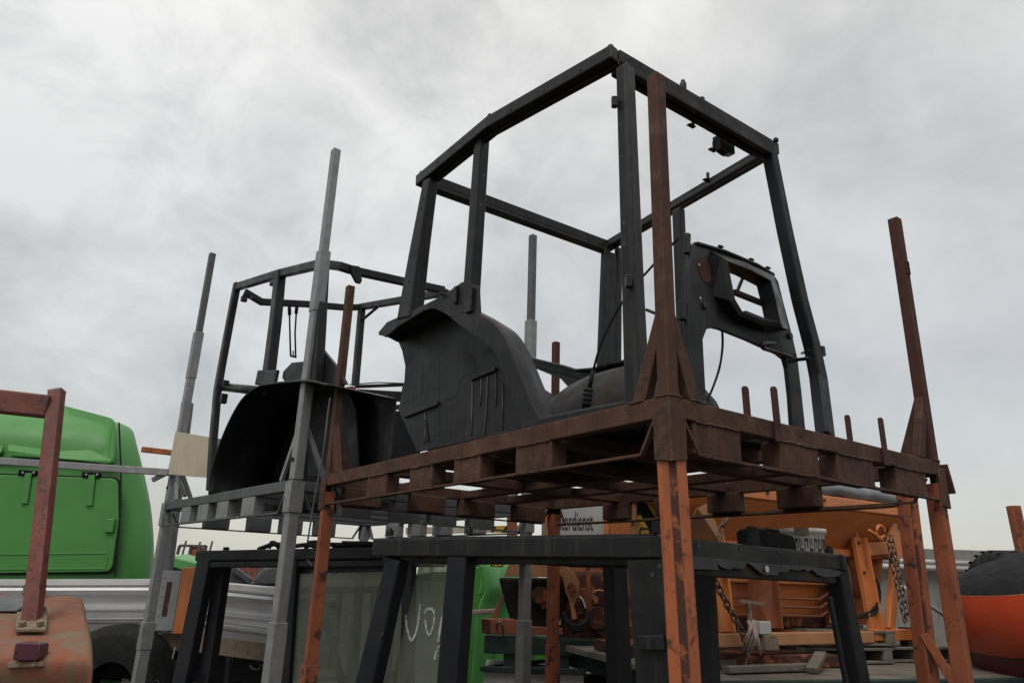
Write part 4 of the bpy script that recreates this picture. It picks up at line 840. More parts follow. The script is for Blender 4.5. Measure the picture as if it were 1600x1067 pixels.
bm = B(); path(bm, [at(-60, 716, 8.1), at(264, 738, 8.1)], .05, .075); a = at(256, 737, 8.1)
path(bm, [at(238, 750, 8.14), at(262, 738, 8.14)], .04, .05)
solo('steel_rail', bm, GALV, 'long grey galvanised rail crossing in front of the green machine', 'rail', bev=.006)
bm = B(); path(bm, [at(222, 702, 12), at(285, 709, 12)], .06, .09); solo('orange_bar', bm, ORUST, 'thin rusty orange bar beyond the green machine, ending behind a grey post', 'bar', bev=.006)
# cream board standing against the left grey post
bm = B(); c0 = at(272, 674, 7.95); prism(bm, [at(x, y, Y) for x, y, Y in ((274, 674, 8.05), (343, 685, 7.5), (329, 746, 7.55), (261, 741, 8.1))], V((.02, .03, 0)))
solo('board', bm, CREAM, 'stained cream board fixed beside the leftmost grey post', 'board', bev=.003)
# another galvanised post just behind the leftmost one
def spare_post():
    t = thing('rack_post', 'short grey galvanised post standing just behind the leftmost tall grey post', 'post', V((-4.2, 9.0, 0)))
    a = at(293, 629, 9.0); b = at(259, 900, 9.0); bm = B(); path(bm, [a, V((b.x, b.y, b.z)), V((b.x+(b.x-a.x)*.9, b.y, .002))], .12, .11, V((0, 1, 0))); obj('tube', bm, GALVD, t, .01)
    bm = B(); path(bm, [at(273, 738, 8.95), at(290, 775, 8.95)], .06, .05); obj('brace', bm, GALVD, t, .005)
spare_post()
# ------------------------------------------------------------------ aluminium drop-side trailer
def alu_trailer():
    t = thing('dropside_trailer', 'trailer with ribbed aluminium drop sides, an orange corner post and a rusty lower beam', 'trailer', V((-4.5, 9.5, 0)))
    def side(pl, pr, hl, name):
        # profiled plank: (height fraction, outward offset)
        prof = [(0, .0), (.13, .012), (.16, -.02), (.20, -.02), (.23, .03), (.245, .03), (.27, -.02), (.36, -.02), (.39, .028), (.42, .03), (.44, -.015), (.46, -.012), (.69, .0), (.71, .012), (.78, .042), (.83, .03), (.845, -.02), (.87, -.02), (.88, .012), (.985, .012), (1.0, .0)]
        out_ = (pr-pl).cross(Z).normalized(); rows = []
        for f, o in prof: rows.append([pl+hl*f+out_*o*2.4, pr+hl*f+out_*o*2.4])
        for f, o in prof[::-1]: rows.append([pl+hl*f-out_*.08, pr+hl*f-out_*.08])
        bm = B(); grid(bm, rows+[rows[0]]); return obj(name, bm, ALU, t, 0)
    Y = 8.75
    pl, tl = at(-120, 986, Y), at(-120, 904, Y); side(pl, at(268, 985, Y), Z*(tl.z-pl.z), 'drop_side')
    pl, tl = at(298, 990, Y-.03), at(298, 906, Y-.03); side(pl, at(520, 1018, Y-.75), Z*(tl.z-pl.z), 'drop_side')
    bm = B(); a = at(238, 985, Y-.14); b = at(269, 985, Y-.14); box(bm, a, b-a, V((0, .06, 0)), Z*.63)
    for k in range(6): bolt(bm, a+V((.035, -.001, .06+.1*k)), V((0, -1, 0)), .009, .008)
    cp = obj('corner_plate', bm, ALUD, t, .003)
    bm = B(); a = at(252, 962, Y-.146); box(bm, a, V((.055, 0, 0)), V((0, .008, 0)), Z*.36); obj('latch_slot', bm, DARKRUST, cp, .001)
    bm = B(); a = at(268.5, 990, Y-.15); b = at(299, 990, Y-.15); box(bm, a, b-a, V((0, .1, 0)), Z*.7); obj('corner_post', bm, ORANGE, t, .008)
    bm = B(); path(bm, [at(-120, 1003, Y+.06), at(240, 1000, Y+.06), at(300, 1002, Y+.04)], .12, .17); path(bm, [at(300, 1003, Y+.03), at(520, 1030, Y-.68)], .12, .18); obj('floor_beam', bm, GRIT, t, .01)
    bm = B(); box(bm, at(266, 1010, Y-.02), V((.20, 0, 0)), V((0, .06, 0)), Z*.16); obj('corner_bracket', bm, GRIT, t, .005)
    bm = B(); box(bm, V((-8.0, Y+.2, .55)), V((5.6, 0, 0)), V((0, 1.9, 0)), Z*.33); obj('chassis', bm, RUBBER, t, .02)
    bm = B(); a = at(188, 1060, Y-.40); box(bm, V((a.x, Y-.40, .14)), V((1.7, 0, 0)), V((0, .05, 0)), Z*.34); sk = obj('side_skirt', bm, NAVY, t, .006)
    for i, (x0, x1) in enumerate(((350, 362), (356, 366))):
        pass
    bm = B(); path(bm, [at(360, 1014, Y-.2), at(354, 1080, Y-.2)], .08, .05); obj('support_leg', bm, NAVY, t, .006)
    bm = B(); tube(bm, [at(274, 1010, Y-.12), at(264, 1050, Y-.12), at(252, 1085, Y-.12)], .008, 6); obj('cable', bm, STRAPM, t, 0, True)
    bm = B()
    for x in (330, 400): tube(bm, smoothpts([at(x-10, 1040, Y-.15), at(x-2, 1046, Y-.18), at(x+6, 1044, Y-.16), at(x+8, 1038, Y-.15)], 4), .012, 6)
    obj('rope_hook', bm, GALVD, t, 0, True)
    for cx in (165,):
        c = at(cx, 1075, Y-.35); R_ = .62; bm = B(); rows = []
        for r_, d in ((.25, .05), (.5, .0), (.58, .02), (.62, .08), (.62, .3), (.58, .36), (.5, .38), (.25, .36)): rows.append([V((c.x+r_*math.cos(a), c.y+d, c.z+r_*math.sin(a))) for a in [2*math.pi*j/40 for j in range(40)]])
        grid(bm, rows, True); obj('wheel', bm, RUBBER, t, 0, True)
    cu = bpy.data.curves.new('lettering', 'FONT'); cu.body = 'PIAGGIO'; cu.size = .10; cu.extrude = .002; tx = bpy.data.objects.new('tmp', cu); C.objects.link(tx)
    dg = bpy.context.evaluated_depsgraph_get(); me = bpy.data.meshes.new_from_object(tx.evaluated_get(dg)); bpy.data.objects.remove(tx)
    bm = B(); bm.from_mesh(me); bm.transform(Matrix.Translation(V((at(191, 1060, Y-.4).x, Y-.405, at(191, 1059, Y-.4).z-.073))) @ Matrix.Rotation(R(90), 4, 'X')); obj('lettering', bm, GALVD, sk, 0)
alu_trailer()
# bright green panel, grey hood pieces beyond
bm = B(); prism(bm, [at(x, y, 9.6) for x, y in ((265, 868), (318, 882), (318, 903), (310, 901), (265, 884))], V((.0, .5, .04))); solo('green_hood', bm, GREENB, 'sloping bright green bonnet edge beyond the aluminium drop side', 'bonnet', bev=.015)
bm = B(); prism(bm, [at(x, y, 9.55) for x, y in ((258, 884), (312, 902), (332, 910), (258, 910))], V((0, .3, 0))); solo('black_fender', bm, BLACKPL, 'black plastic fender under the bright green bonnet edge', 'fender', bev=.01)
bm = B(); prism(bm, [at(x, y, 10.2) for x, y in ((386, 912), (412, 886), (428, 882), (436, 884), (436, 915), (400, 916))], V((0, .5, 0))); solo('grey_hood', bm, GALVD, 'dull grey moulded hood showing through the low left cab frame', 'bonnet', bev=.05, seg=4)
bm = B(); path(bm, [at(362, 886, 10), at(392, 908, 10)], .05, .07); prism(bm, [at(x, y, 10.05) for x, y in ((358, 886), (394, 912), (356, 912))], V((0, .3, 0))); solo('tipped_panel', bm, GALVD, 'pale edged dark panel leaning behind the low left cab frame', 'panel', bev=.008)
# far yard: tractor skeleton, stakes, red machine, bare tree
def far_things():
    Yf = 38
    t = thing('tractor', 'distant dark tractor with an open cab and a rusty side, far across the yard', 'tractor', V((at(295, 900, Yf).x, Yf, 0)))
    P = lambda x, y, o=0: at(x, y, Yf+o)
    for pts in ([P(277, 866), P(281, 852)], [P(281, 852), P(322, 853)], [P(296, 866), P(299, 853)], [P(320, 868), P(322, 852)]):
        bm = B(); path(bm, pts, .12, .12); obj('cab_bar', bm, FARM, t, 0)
    bm = B(); box(bm, P(296, 872), V((.5, 0, 0)), V((0, .8, 0)), Z*.55); obj('rusty_side', bm, ORUSTD, t, .05)
    bm = B(); box(bm, P(276, 884), V((1.7, 0, 0)), V((0, 1.5, 0)), Z*.55); obj('body', bm, FARM, t, .1)
    for x in (282, 312):
        c = P(x, 900); bm = B(); bolt(bm, V((c.x, Yf-.3, .75)), V((0, 1, 0)), .75, .4, 20); obj('wheel', bm, RUBBER, t, .05)
    for x0, y0 in ((274.5, 845), (291, 844.5), (313, 846), (332, 845)):
        p = at(x0, y0, Yf-3); bm = B(); path(bm, [p, V((p.x-.35, p.y, .0))], .07, .07, V((0, 1, 0))); solo('stake', bm, GALVD, 'thin grey stake standing upright in the far yard beside the distant tractor', 'stake', 'stakes beside the distant tractor', bev=0)
    t = thing('red_machine', 'distant dark red machine frame seen under the low left roof bar', 'farm machine', V((at(385, 905, 30).x, 30, 0)))
    P = lambda x, y: at(x, y, 30)
    for pts in ([P(376, 880), P(402, 881)], [P(376, 890), P(402, 890)], [P(378, 903), P(400, 902)]):
        bm = B(); path(bm, pts, .1, .14); obj('cross_bar', bm, FARRED, t, 0)
    for x in (377, 384, 393, 401):
        bm = B(); p = P(x, 878); path(bm, [p, V((p.x, 30, .0))], .12, .12, V((0, 1, 0))); obj('upright', bm, FARRED, t, 0)
    t = thing('bare_tree', 'tiny leafless tree on the horizon above the low left roof bar', 'tree', V((at(386, 880, 150).x, 150, 0)))
    rng = random.Random(3); c = at(386, 872, 150); bm = B(); tube(bm, [V((c.x, 150, 0)), V((c.x, 150, c.z-.3))], .2, 6); obj('trunk', bm, BARK, t, 0)
    bm = B()
    for k in range(46):
        a = rng.uniform(-1.5, 1.5); l = rng.uniform(.5, 1.0); s_ = V((c.x+rng.uniform(-.1, .1), 150, c.z-1.2)); e_ = s_+V((math.sin(a)*2.2*l, rng.uniform(-1, 1), math.cos(a)*2.6*l+.2)); tube(bm, [s_, (s_+e_)/2+V((0, 0, .2)), e_], .035, 4, .02)
    obj('crown', bm, BARK, t, 0)
    bm = B(); rows = []
    rows = [[V((-300+12*k, 400, -.1)) for k in range(60)], [V((-300+12*k, 400, 3.5+1.2*math.sin(k*.9)+.9*math.sin(k*2.3))) for k in range(60)], [V((-300+12*k, 425, -.1)) for k in range(60)]]
    grid(bm, rows); solo('distant_treeline', bm, mat('far_wood', (.075, .085, .06), (.06, .065, .05), rough=1, bump=0), 'low far-off wood along the horizon', 'wood', kind='stuff', bev=0)
far_things()
# ------------------------------------------------------------------ middle: green mudguards, orange plough unit on a dark green stand
def mudguard(name, lab, pts, Y, dep, m=GREENB):
    bm = B(); e = smoothpts([at(x, y, Y) for x, y in pts], 5); prismrows = [e, [p+V((dep*.3, .10, .02)) for p in e], [p+V((dep, .45, 0)) for p in e]]
    grid(bm, prismrows); solo(name, bm, m, lab, 'mudguard', 'green plastic mudguards', bev=0, smooth=True, solid=.02)
mudguard('mudguard', 'bright green moulded mudguard, the front one of the two behind the low cab', [(735, 885), (741, 882), (750, 885), (756, 905), (757, 925), (748, 950), (743, 980), (741, 1010), (736, 1067), (735, 1090)], 9.3, .35)
mudguard('mudguard', 'bright green curved mudguard with a notch, close beside the orange plough unit', [(748, 930), (752, 905), (748, 885), (758, 880), (768, 886), (776, 905), (781, 925), (775, 945), (770, 970), (772, 1000), (770, 1090)], 9.6, .55)
bm = B(); prism(bm, [at(x, y, 10.0) for x, y in ((770, 884), (784, 890), (788, 903), (770, 990), (860, 1010), (860, 1090), (715, 1090), (725, 884))], V((0, .3, 0))); solo('machine_cover', bm, GREEN, 'tall green plastic panel behind the bright green mudguards', 'panel', bev=.02)
def plough():
    Yp = 8.3; t = thing('snow_plough', 'battered orange snow plough unit, its paint torn, resting on the dark green stand', 'snow plough', V((at(850, 990, Yp).x, Yp+.4, 1.2)))
    P = lambda x, y, o=0: at(x, y, Yp+o)
    def plate(l, th, m, name, o=0, bev=.006):
        bm = B(); prism(bm, [P(x, y, o) for x, y in l], V((0, th, 0))); return obj(name, bm, m, t, bev)
    plate([(800, 866), (868, 864), (880, 880), (884, 902), (788, 900)], .04, ORPALE, 'hood_plate', -.10)
    plate([(779, 902), (885, 902), (890, 925), (870, 985), (800, 975), (790, 945)], .3, RUBBER, 'dark_casing', .06, .03)
    plate([(878, 876), (892, 892), (900, 898), (906, 910), (905, 925), (897, 945), (902, 966), (894, 968), (890, 940), (884, 925), (880, 905)], .03, ORPALE, 'torn_plate', -.14)
    plate([(836, 922), (860, 922), (858, 945), (848, 952), (840, 938)], .1, ORANGED, 'side_cheek', -.04)
    plate([(768, 962), (784, 930), (788, 930), (778, 962), (772, 966)], .05, ORANGED, 'arm', -.05)
    plate([(754, 966), (802, 967), (820, 978), (880, 982), (880, 992), (758, 990)], .18, ORANGED, 'base_frame', -.12, .008)
    plate([(752, 966), (766, 967), (766, 990), (753, 988)], .2, DARKRUST, 'socket', -.13)
    plate([(906, 920), (915, 918), (926, 948), (930, 975), (924, 976), (914, 945)], .04, ORANGED, 'torn_plate', .0)
    plate([(924, 930), (928, 926), (936, 935), (933, 944), (928, 940)], .03, ORPALE, 'torn_plate', .02)
    bm = B(); path(bm, [P(916, 790, .1), P(919, 905, .1), P(924, 975, .1)], .05, .05, V((0, 1, 0))); obj('upright', bm, ORUSTD, t, .006)
    bm = B(); path(bm, [P(928, 885, .2), P(960, 886, .2)], .05, .05); path(bm, [P(932, 914, .25), P(958, 916, .25)], .05, .08); obj('cross_bar', bm, ORANGED, t, .005)
    bm = B(); tube(bm, smoothpts([P(927, 926, .02), P(935, 922, .0), P(944, 925, .0), P(946, 935, .0)], 4), .014, 6); obj('handle', bm, ORPALE, t, 0, True)
    for k in range(3):
        bm = B(); tube(bm, smoothpts([P(880, 955, -.2), P(884+k*2, 968+k*3, -.22), P(898, 977+k*4, -.25), P(914, 972+k*4, -.22), P(920-k, 955, -.18)], 5), .02, 8); obj('hose', bm, RUBBER, t, 0, True)
    bm = B(); tube(bm, smoothpts([P(906, 932, -.16), P(911, 938, -.17), P(915, 950, -.18)], 4), .011, 6); obj('hydraulic_pipe', bm, SILVER, t, 0, True)
    bm = B(); tube(bm, smoothpts([P(777, 985, -.16), P(776, 975, -.2), P(780, 971, -.2), P(785, 978, -.2), P(786, 992, -.18)], 4), .016, 6); obj('shackle', bm, CHAINM, t, 0, True)
    bm = B(); box(bm, P(880, 1005, .1), V((.9, 0, 0)), V((0, .5, 0)), Z*.75); obj('gear_case', bm, DARKRUST, t, .05)
    for x, y, o_, sz in ((844, 930, .0, .09), (868, 905, -.12, .07), (893, 918, -.16, .05), (934, 965, -.02, .12), (946, 980, .0, .10)):
        bm = B(); bolt(bm, P(x, y, o_), V((0, -1, 0)), sz, .06, 12); obj('hub', bm, DARKRUST, t, .008)
    # upper machinery seen through the rack deck
    for l, m, o_ in (([(766, 752), (776, 752), (779, 768), (764, 770), (753, 764), (753, 755), (758, 754), (760, 760)], ORPALE, .2), ([(792, 768), (806, 755), (812, 756), (800, 771)], ORPALE, .15), ([(815, 762), (850, 764), (850, 792), (818, 792)], GALVD, .25)):
        bm = B(); prism(bm, [P(x, y, o_) for x, y in l], V((0, .12, 0))); obj('bracket', bm, m, t, .02)
    bm = B(); box(bm, P(872, 900, .5), V((1.1, 0, 0)), V((0, .3, 0)), Z*.6); obj('rear_housing', bm, ORANGED, t, .02)
    bm = B(); path(bm, [P(800, 790, .3), P(800, 866, .3)], .12, .12, V((0, 1, 0))); obj('mast', bm, ORANGED, t, .01)
plough()
def stand():
    Ys = 8.2; t = thing('steel_stand', 'dark green steel stand carrying the orange plough unit', 'stand', V((at(850, 1000, Ys).x, Ys+.4, 0)))
    a = at(757, 993, Ys); b = at(965, 1003, Ys)
    bm = B(); box(bm, V((a.x, Ys, a.z-.17)), V((b.x-a.x, 0, 0)), V((0, .9, 0)), Z*.165); obj('top_beam', bm, TEAL, t, .012)
    for x in (797, 880):
        p = at(x, 1010, Ys+.05); bm = B(); path(bm, [V((p.x, Ys+.1, a.z-.171)), V((p.x, Ys+.1, .002))], .13, .12, V((0, 1, 0))); obj('leg', bm, TEAL, t, .01)
stand()
bm = B(); path(bm, [at(730, 957, 8.9), at(775, 954, 8.9)], .06, .05); solo('pipe', bm, STRAPM, 'pale pinkish bar running across the bright green mudguards', 'bar', bev=.01)
# low timber platform and white crate
def low_crate():
    t = thing('tool_crate', 'pale grey steel crate edge below the dark green stand', 'crate', V((at(800, 1060, 8.0).x, 8.0, 0)))
    bm = B(); a = at(756, 1049, 7.9); b = at(862, 1068, 7.6); box(bm, V((a.x, 7.9, .3)), V((1.0, 0, 0)), V((0, 1.2, 0)), Z*(a.z-.3)); obj('panel', bm, SIGNW, t, .006)
    bm = B(); path(bm, [V((a.x-.02, 7.88, a.z+.03)), V((a.x+1.02, 7.88, a.z+.03))], .06, .05); path(bm, [at(751, 1044, 8.3), at(870, 1030, 8.9)], .04, .04); obj('rim', bm, TEAL, t, .005)
low_crate()
# ------------------------------------------------------------------ sign plate and hazard boards
def text_bm(body, size, origin, ux, uz, ext=.002, narrow=1.0):
    cu = bpy.data.curves.new('t', 'FONT'); cu.body = body; cu.size = size; cu.extrude = ext; tx = bpy.data.objects.new('tmp', cu); C.objects.link(tx)
    dg = bpy.context.evaluated_depsgraph_get(); me = bpy.data.meshes.new_from_object(tx.evaluated_get(dg)); bpy.data.objects.remove(tx)
    bm = B(); bm.from_mesh(me); ux = ux.normalized(); uz = uz.normalized(); n = ux.cross(uz)
    M = Matrix(((ux.x*narrow, uz.x, n.x, origin.x), (ux.y*narrow, uz.y, n.y, origin.y), (ux.z*narrow, uz.z, n.z, origin.z), (0, 0, 0, 1)))
    bm.transform(M); return bm
def sign():
    Ys = 7.75; a = at(846, 842, Ys); b = at(944, 842, Ys); h = at(900, 786, Ys).z-a.z
    t = thing('sign_plate', 'white sign reading Winterdienst in narrow black letters, behind the rusty rack post', 'sign', V(((a.x+b.x)/2, Ys, a.z)))
    bm = B(); box(bm, a, V((b.x-a.x, 0, 0)), V((0, .02, 0)), Z*h); obj('plate', bm, SIGNW, t, .004)
    o = at(853, 827, Ys-.004); bm = text_bm('Winterdienst', .27, o, V((1, 0, .02)), Z, .002, .335); obj('lettering', bm, INK, t, 0)
    bm = B(); box(bm, V((b.x+.001, Ys-.015, a.z)), V((.05, 0, 0)), V((0, .05, 0)), Z*h); obj('edge_post', bm, ORANGE, t, .004)
    bm = B(); box(bm, V((b.x+.052, Ys+.01, a.z-.1)), V((.42, 0, 0)), V((0, .03, 0)), Z*(h+.03)); obj('back_panel', bm, ORANGED, t, .004)
    for x in (944, 962, 980):
        pass
    bm = B(); path(bm, [at(856, 842, Ys-.05), at(854, 786, Ys-.05)], .07, .04); obj('edge_post', bm, ORANGE, t, .004)
    bm = B(); tube(bm, [at(968, 800, Ys-.05), at(969, 838, Ys-.05)], .03, 8); obj('rail_tube', bm, ORANGE, t, 0, True)
sign()
def hazard(l, Y, lab, stripes, frame=None):
    t = thing('hazard_board', lab, 'warning board', at(l[0][0], l[0][1], Y))
    x0 = min(p[0] for p in l); x1 = max(p[0] for p in l); y0 = min(p[1] for p in l); y1 = max(p[1] for p in l)
    bm = B(); prism(bm, [at(x, y, Y) for x, y in l], V((0, .02, 0))); obj('board', bm, BLACKPL, t, .003)
    for s in stripes:
        bm = B(); prism(bm, [at(x, y, Y-.001) for x, y in s], V((0, -.003, 0))); obj('yellow_stripe', bm, YELLOW, t, 0)
    if frame:
        bm = B(); tube(bm, smoothpts([at(x, y, Y-.03) for x, y in frame], 4), .022, 8); obj('frame_tube', bm, ORPALE, t, 0, True)
hazard([(994, 784), (1024, 783), (1027, 842), (994, 842)], 6.1, 'yellow and black striped board in a bent orange tube frame, left of the front post', [[(1008, 784), (1022, 784), (1027, 800), (1027, 812)], [(994, 808), (1000, 803), (1020, 838), (1018, 842), (994, 842)]], [(990, 845), (991, 800), (993, 783), (1005, 781), (1018, 781), (1026, 788), (1028, 800)])
hazard([(767, 822), (812, 821), (808, 832), (768, 832)], 9.0, 'small yellow and black striped board just above the low cab roof', [[(776, 822), (790, 822), (784, 832), (770, 832)]])
hazard([(770, 872), (792, 872), (785, 886), (766, 885)], 9.0, 'yellow and black striped board end above the bright green mudguards', [[(774, 873), (788, 873), (784, 884), (769, 884)]])
bm = B(); path(bm, [at(634, 829, 9.8), at(800, 826, 9.8)], .04, .085); solo('plank', bm, CREAM, 'pale weathered plank lying level behind the low cab roof bar', 'plank', bev=.004)
# ------------------------------------------------------------------ orange salt spreader
def spreader():
    HF = Frame((1.50, 6.05, 1.30), math.atan2(.526, .85)); F = HF; LN = 3.15
    t = thing('salt_spreader', 'orange salt spreader hopper on a frame, its roll-up grey cover on top', 'spreader', F(LN/2, .6, 0), rz=F.yaw)
    # trough: (depth, height) section swept along e1
    sec = [(-.02, 1.30), (-.02, 1.20), (.0, 1.16), (.30, .80), (.33, .78), (.46, .30), (.50, .12)]
    back = [(1.2, 1.30), (1.2, 1.2), (.80, .3), (.75, .12)]
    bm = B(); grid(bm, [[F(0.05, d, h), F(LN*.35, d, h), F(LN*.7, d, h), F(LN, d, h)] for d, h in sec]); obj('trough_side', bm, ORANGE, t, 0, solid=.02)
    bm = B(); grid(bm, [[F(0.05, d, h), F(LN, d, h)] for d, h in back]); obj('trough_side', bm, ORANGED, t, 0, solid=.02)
    for u, m in ((.04, ORANGE), (LN, ORANGE)):
        bm = B(); prism(bm, [F(u, d, h) for d, h in sec+back[::-1]], F.e1*.02); obj('end_wall', bm, m, t, .005)
    bm = B(); path(bm, [F(.03, -.03, 1.24), F(LN+.02, -.03, 1.24)], .05, .11); obj('rim_band', bm, ORANGE, t, .01)
    bm = B(); path(bm, [F(.25, .24, .80), F(LN-.02, .24, .80)], .13, .07); path(bm, [F(.25, .36, .52), F(LN-.1, .36, .52)], .06, .06); obj('long_rib', bm, ORANGE, t, .012)
    for u in (1.15, 2.1):
        bm = B(); path(bm, [F(u, -.005, 1.17), F(u, .29, .82)], .03, .012, F.e2); path(bm, [F(u, .31, .765), F(u, .45, .31)], .02, .012, F.e2); obj('panel_seam', bm, ORANGE, t, .004)
    for u, h in ((.34, .88), (.34, .62), (2.38, .9), (2.38, .62), (2.62, .87), (2.9, .88), (.9, 1.25), (1.7, 1.25), (2.5, 1.25), (3.0, 1.25)):
        bm = B(); d_ = -.058 if h > 1.1 else .02+.08*(h-.1); bolt(bm, F(u, d_, h), -F.e2, .016, .014); obj('bolt', bm, DARKRUST, t, .002)
    for k in range(2):
        bm = B(); tube(bm, smoothpts([F(2.44, .10, .75-.05*k), F(2.5, .0, .5), F(2.42, .02, .3-.04*k), F(2.2, .12, .2)], 5), .014, 7); obj('hydraulic_hose', bm, RUBBER, t, 0, True)
    # cover roll on top
    rng = random.Random(5); bm = B(); rows = []
    for k in range(26):
        u = 1.2+k*.08; r_ = .10+rng.uniform(-.012, .012); sag = .02*math.sin(k*.8)
        rows.append([F(u, .10+r_*1.5*math.cos(a), 1.37+sag*.5+r_*math.sin(a)*(1+.15*math.sin(3*a+k*.5))) for a in [2*math.pi*j/14 for j in range(14)]])
    grid(bm, rows, True); obj('cover_roll', bm, TARP, t, 0, True)
    bm = B(); prism(bm, [F(1.18, .1, 1.34), F(1.24, .1, 1.56), F(1.4, .15, 1.50), F(LN+.1, .2, 1.44), F(LN+.1, .2, 1.33)], F.e2*.5); obj('cover_sheet', bm, TARP, t, .02)
    # A-frame legs
    for u, du in ((.36, 0), (2.40, .0)):
        bm = B(); path(bm, [F(u, .12, .95), F(u+du, .05, .10)], .11, .05, F.e2); path(bm, [F(u+.058, .085, .95), F(u+du+.058, .015, .10)], .022, .09, F.e2); obj('frame_leg', bm, ORANGE, t, .006)
        bm = B(); prism(bm, [F(u+.02, .12, 1.0), F(u+.02, .30, .82), F(u+.02, .12, .55)], F.e1*.03); obj('leg_gusset', bm, ORANGE, t, .004)
    bm = B(); path(bm, [F(3.02, .10, .86), F(2.62, .02, .10)], .10, .06, F.e2); obj('diagonal_leg', bm, ORANGE, t, .006)
    bm = B(); path(bm, [F(2.46, .05, .84), F(3.1, .05, .90)], .05, .12); obj('cross_beam', bm, ORANGE, t, .006)
    bm = B(); prism(bm, [F(2.80, .02, .82), F(2.92, .02, .75), F(3.02, .02, .82), F(3.04, .02, 1.0), F(2.98, .02, 1.08), F(3.05, .02, 1.2), F(2.9, .02, 1.1), F(2.78, .02, .95)], F.e2*.03); obj('hook_plate', bm, ORANGE, t, .004)
    bm = B(); tube(bm, smoothpts([F(2.40, -.02, 1.02), F(2.48, -.04, .98), F(2.55, -.05, .95), F(2.64, -.04, .98)], 4), .018, 8)
    pts = [F(2.56+.07*math.cos(a), -.05, 1.0+.07*math.sin(a)) for a in [math.pi*2*k/14 for k in range(12)]]; tube(bm, pts, .016, 8); obj('lifting_eye', bm, ORANGE, t, 0, True)
    bm = B(); prism(bm, [F(.04, -.03, 1.05), F(.04, .22, .74), F(.12, .22, .70), F(.34, -.03, .62), F(.34, -.04, .72), F(.16, -.04, 1.1)], -F.e2*.02); obj('end_plate', bm, ORPALE, t, .004)
    # base rails and small members
    for d in (.02, 1.05):
        bm = B(); path(bm, [F(.0, d, .045), F(2.30 if d < .5 else LN, d, .045)], .09, .10); obj('base_rail', bm, ORPALE, t, .008)
    bm = B(); path(bm, [F(2.32, .02, .06), F(LN-.1, .02, .06)], .09, .10); obj('base_rail', bm, ORANGE, t, .008)
    for u in (.4, 1.5, 2.75):
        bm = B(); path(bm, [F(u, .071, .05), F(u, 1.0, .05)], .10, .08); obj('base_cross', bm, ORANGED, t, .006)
    bm = B(); prism(bm, [F(1.02, .12, .12), F(1.12, .12, .12), F(1.10, .12, .62), F(1.06, .12, .66), F(.98, .30, .50), F(.98, .30, .12)], F.e1*.012); path(bm, [F(1.13, .10, .12), F(1.10, .10, .66)], .015, .06, F.e2); obj('stiffener', bm, ORANGED, t, .003)
    for k in range(3):
        bm = B(); tube(bm, [F(.25, .30, .22+.075*k), F(1.02, .30, .22+.075*k)], .013, 6); obj('feed_pipe', bm, ORANGED, t, 0, True)
        bm = B(); tube(bm, smoothpts([F(1.12, .30, .22+.075*k), F(1.9, .30, .21+.075*k), F(2.0, .30, .22+.075*k), F(2.15, .30, .27+.078*k), F(2.25, .30, .27+.08*k)], 3), .013, 6); obj('feed_pipe', bm, ORANGED, t, 0, True)
    bm = B(); box(bm, F(.40, .4, .1), F.e1*1.8, F.e2*.4, Z*.12); obj('conveyor_box', bm, DARKRUST, t, .02)
    bm = B(); path(bm, [F(.46, -.06, .34), F(.75, -.06, .32)], .02, .03); path(bm, [F(.56, -.06, .33), F(.56, -.06, -.02)], .035, .03, F.e2); obj('ratchet_spindle', bm, GRIT, t, .004)
    bm = B(); box(bm, F(.63, -.10, .09), F.e1*.14, F.e2*.08, Z*.10); obj('ratchet_block', bm, SIGNW, t, .008)
    bm = B(); box(bm, F(.66, -.12, -.03), F.e1*.16, F.e2*.09, Z*.115); obj('ratchet_block', bm, GRIT, t, .006)
    bm = B(); path(bm, [F(.12, .0, .72), F(.02, .0, .40)], .10, .03, F.e2); prism(bm, [F(.02, .05, .55), F(.3, .05, .42), F(.3, .05, .75), F(.1, .05, .8)], F.e2*.02); obj('brace_plate', bm, ORANGE, t, .004)
    bm = B(); box(bm, F(.13, .045, .55), F.e1*.11, -F.e2*.004, Z*.12); dl = obj('data_label', bm, SIGNW, t, 0)
    for k in range(4):
        bm = B(); box(bm, F(.14, .0405, .565+k*.026), F.e1*.09, -F.e2*.001, Z*.012); obj('print_line', bm, INK, dl, 0)
    # discharge chute and drum at the right end
    bm = B(); rows = []
    for r_, d in ((.02, -.02), (.2, -.02), (.24, .0), (.24, .2)): rows.append([F(2.62+r_*math.cos(a), .3+d, .62+r_*math.sin(a)) for a in [2*math.pi*j/24 for j in range(24)]])
    grid(bm, rows, True); obj('drive_drum', bm, ORANGED, t, 0, True)
    bm = B(); prism(bm, [F(2.05, .25, .15), F(2.15, .25, .70), F(2.45, .25, .70), F(2.45, .25, .10), F(2.2, .25, .08)], F.e2*.02); obj('chute_plate', bm, ORPALE, t, .006)
    bm = B(); box(bm, F(2.86, -.02, -.045), F.e1*.15, F.e2*.1, Z*.17); obj('end_bracket', bm, DARKRUST, t, .005)
    # cradle with chains
    return F
HF = spreader()
ch = chain_bm([HF(2.60, -.09, .98), HF(2.63, -.10, .6), HF(2.68, -.10, .28), HF(2.70, -.1, .18)], .075, .045, .009); solo('chain', ch, CHAINM, 'rusty chain hanging in a long loop from the spreader lifting eye', 'chain', 'chains hanging on the spreader', bev=0)
ch = chain_bm([HF(2.66, -.09, .98), HF(2.70, -.10, .6), HF(2.74, -.10, .28), HF(2.72, -.1, .2)], .075, .045, .009); solo('chain', ch, CHAINM, 'second rusty chain strand hanging beside the long loop at the lifting eye', 'chain', 'chains hanging on the spreader', bev=0)
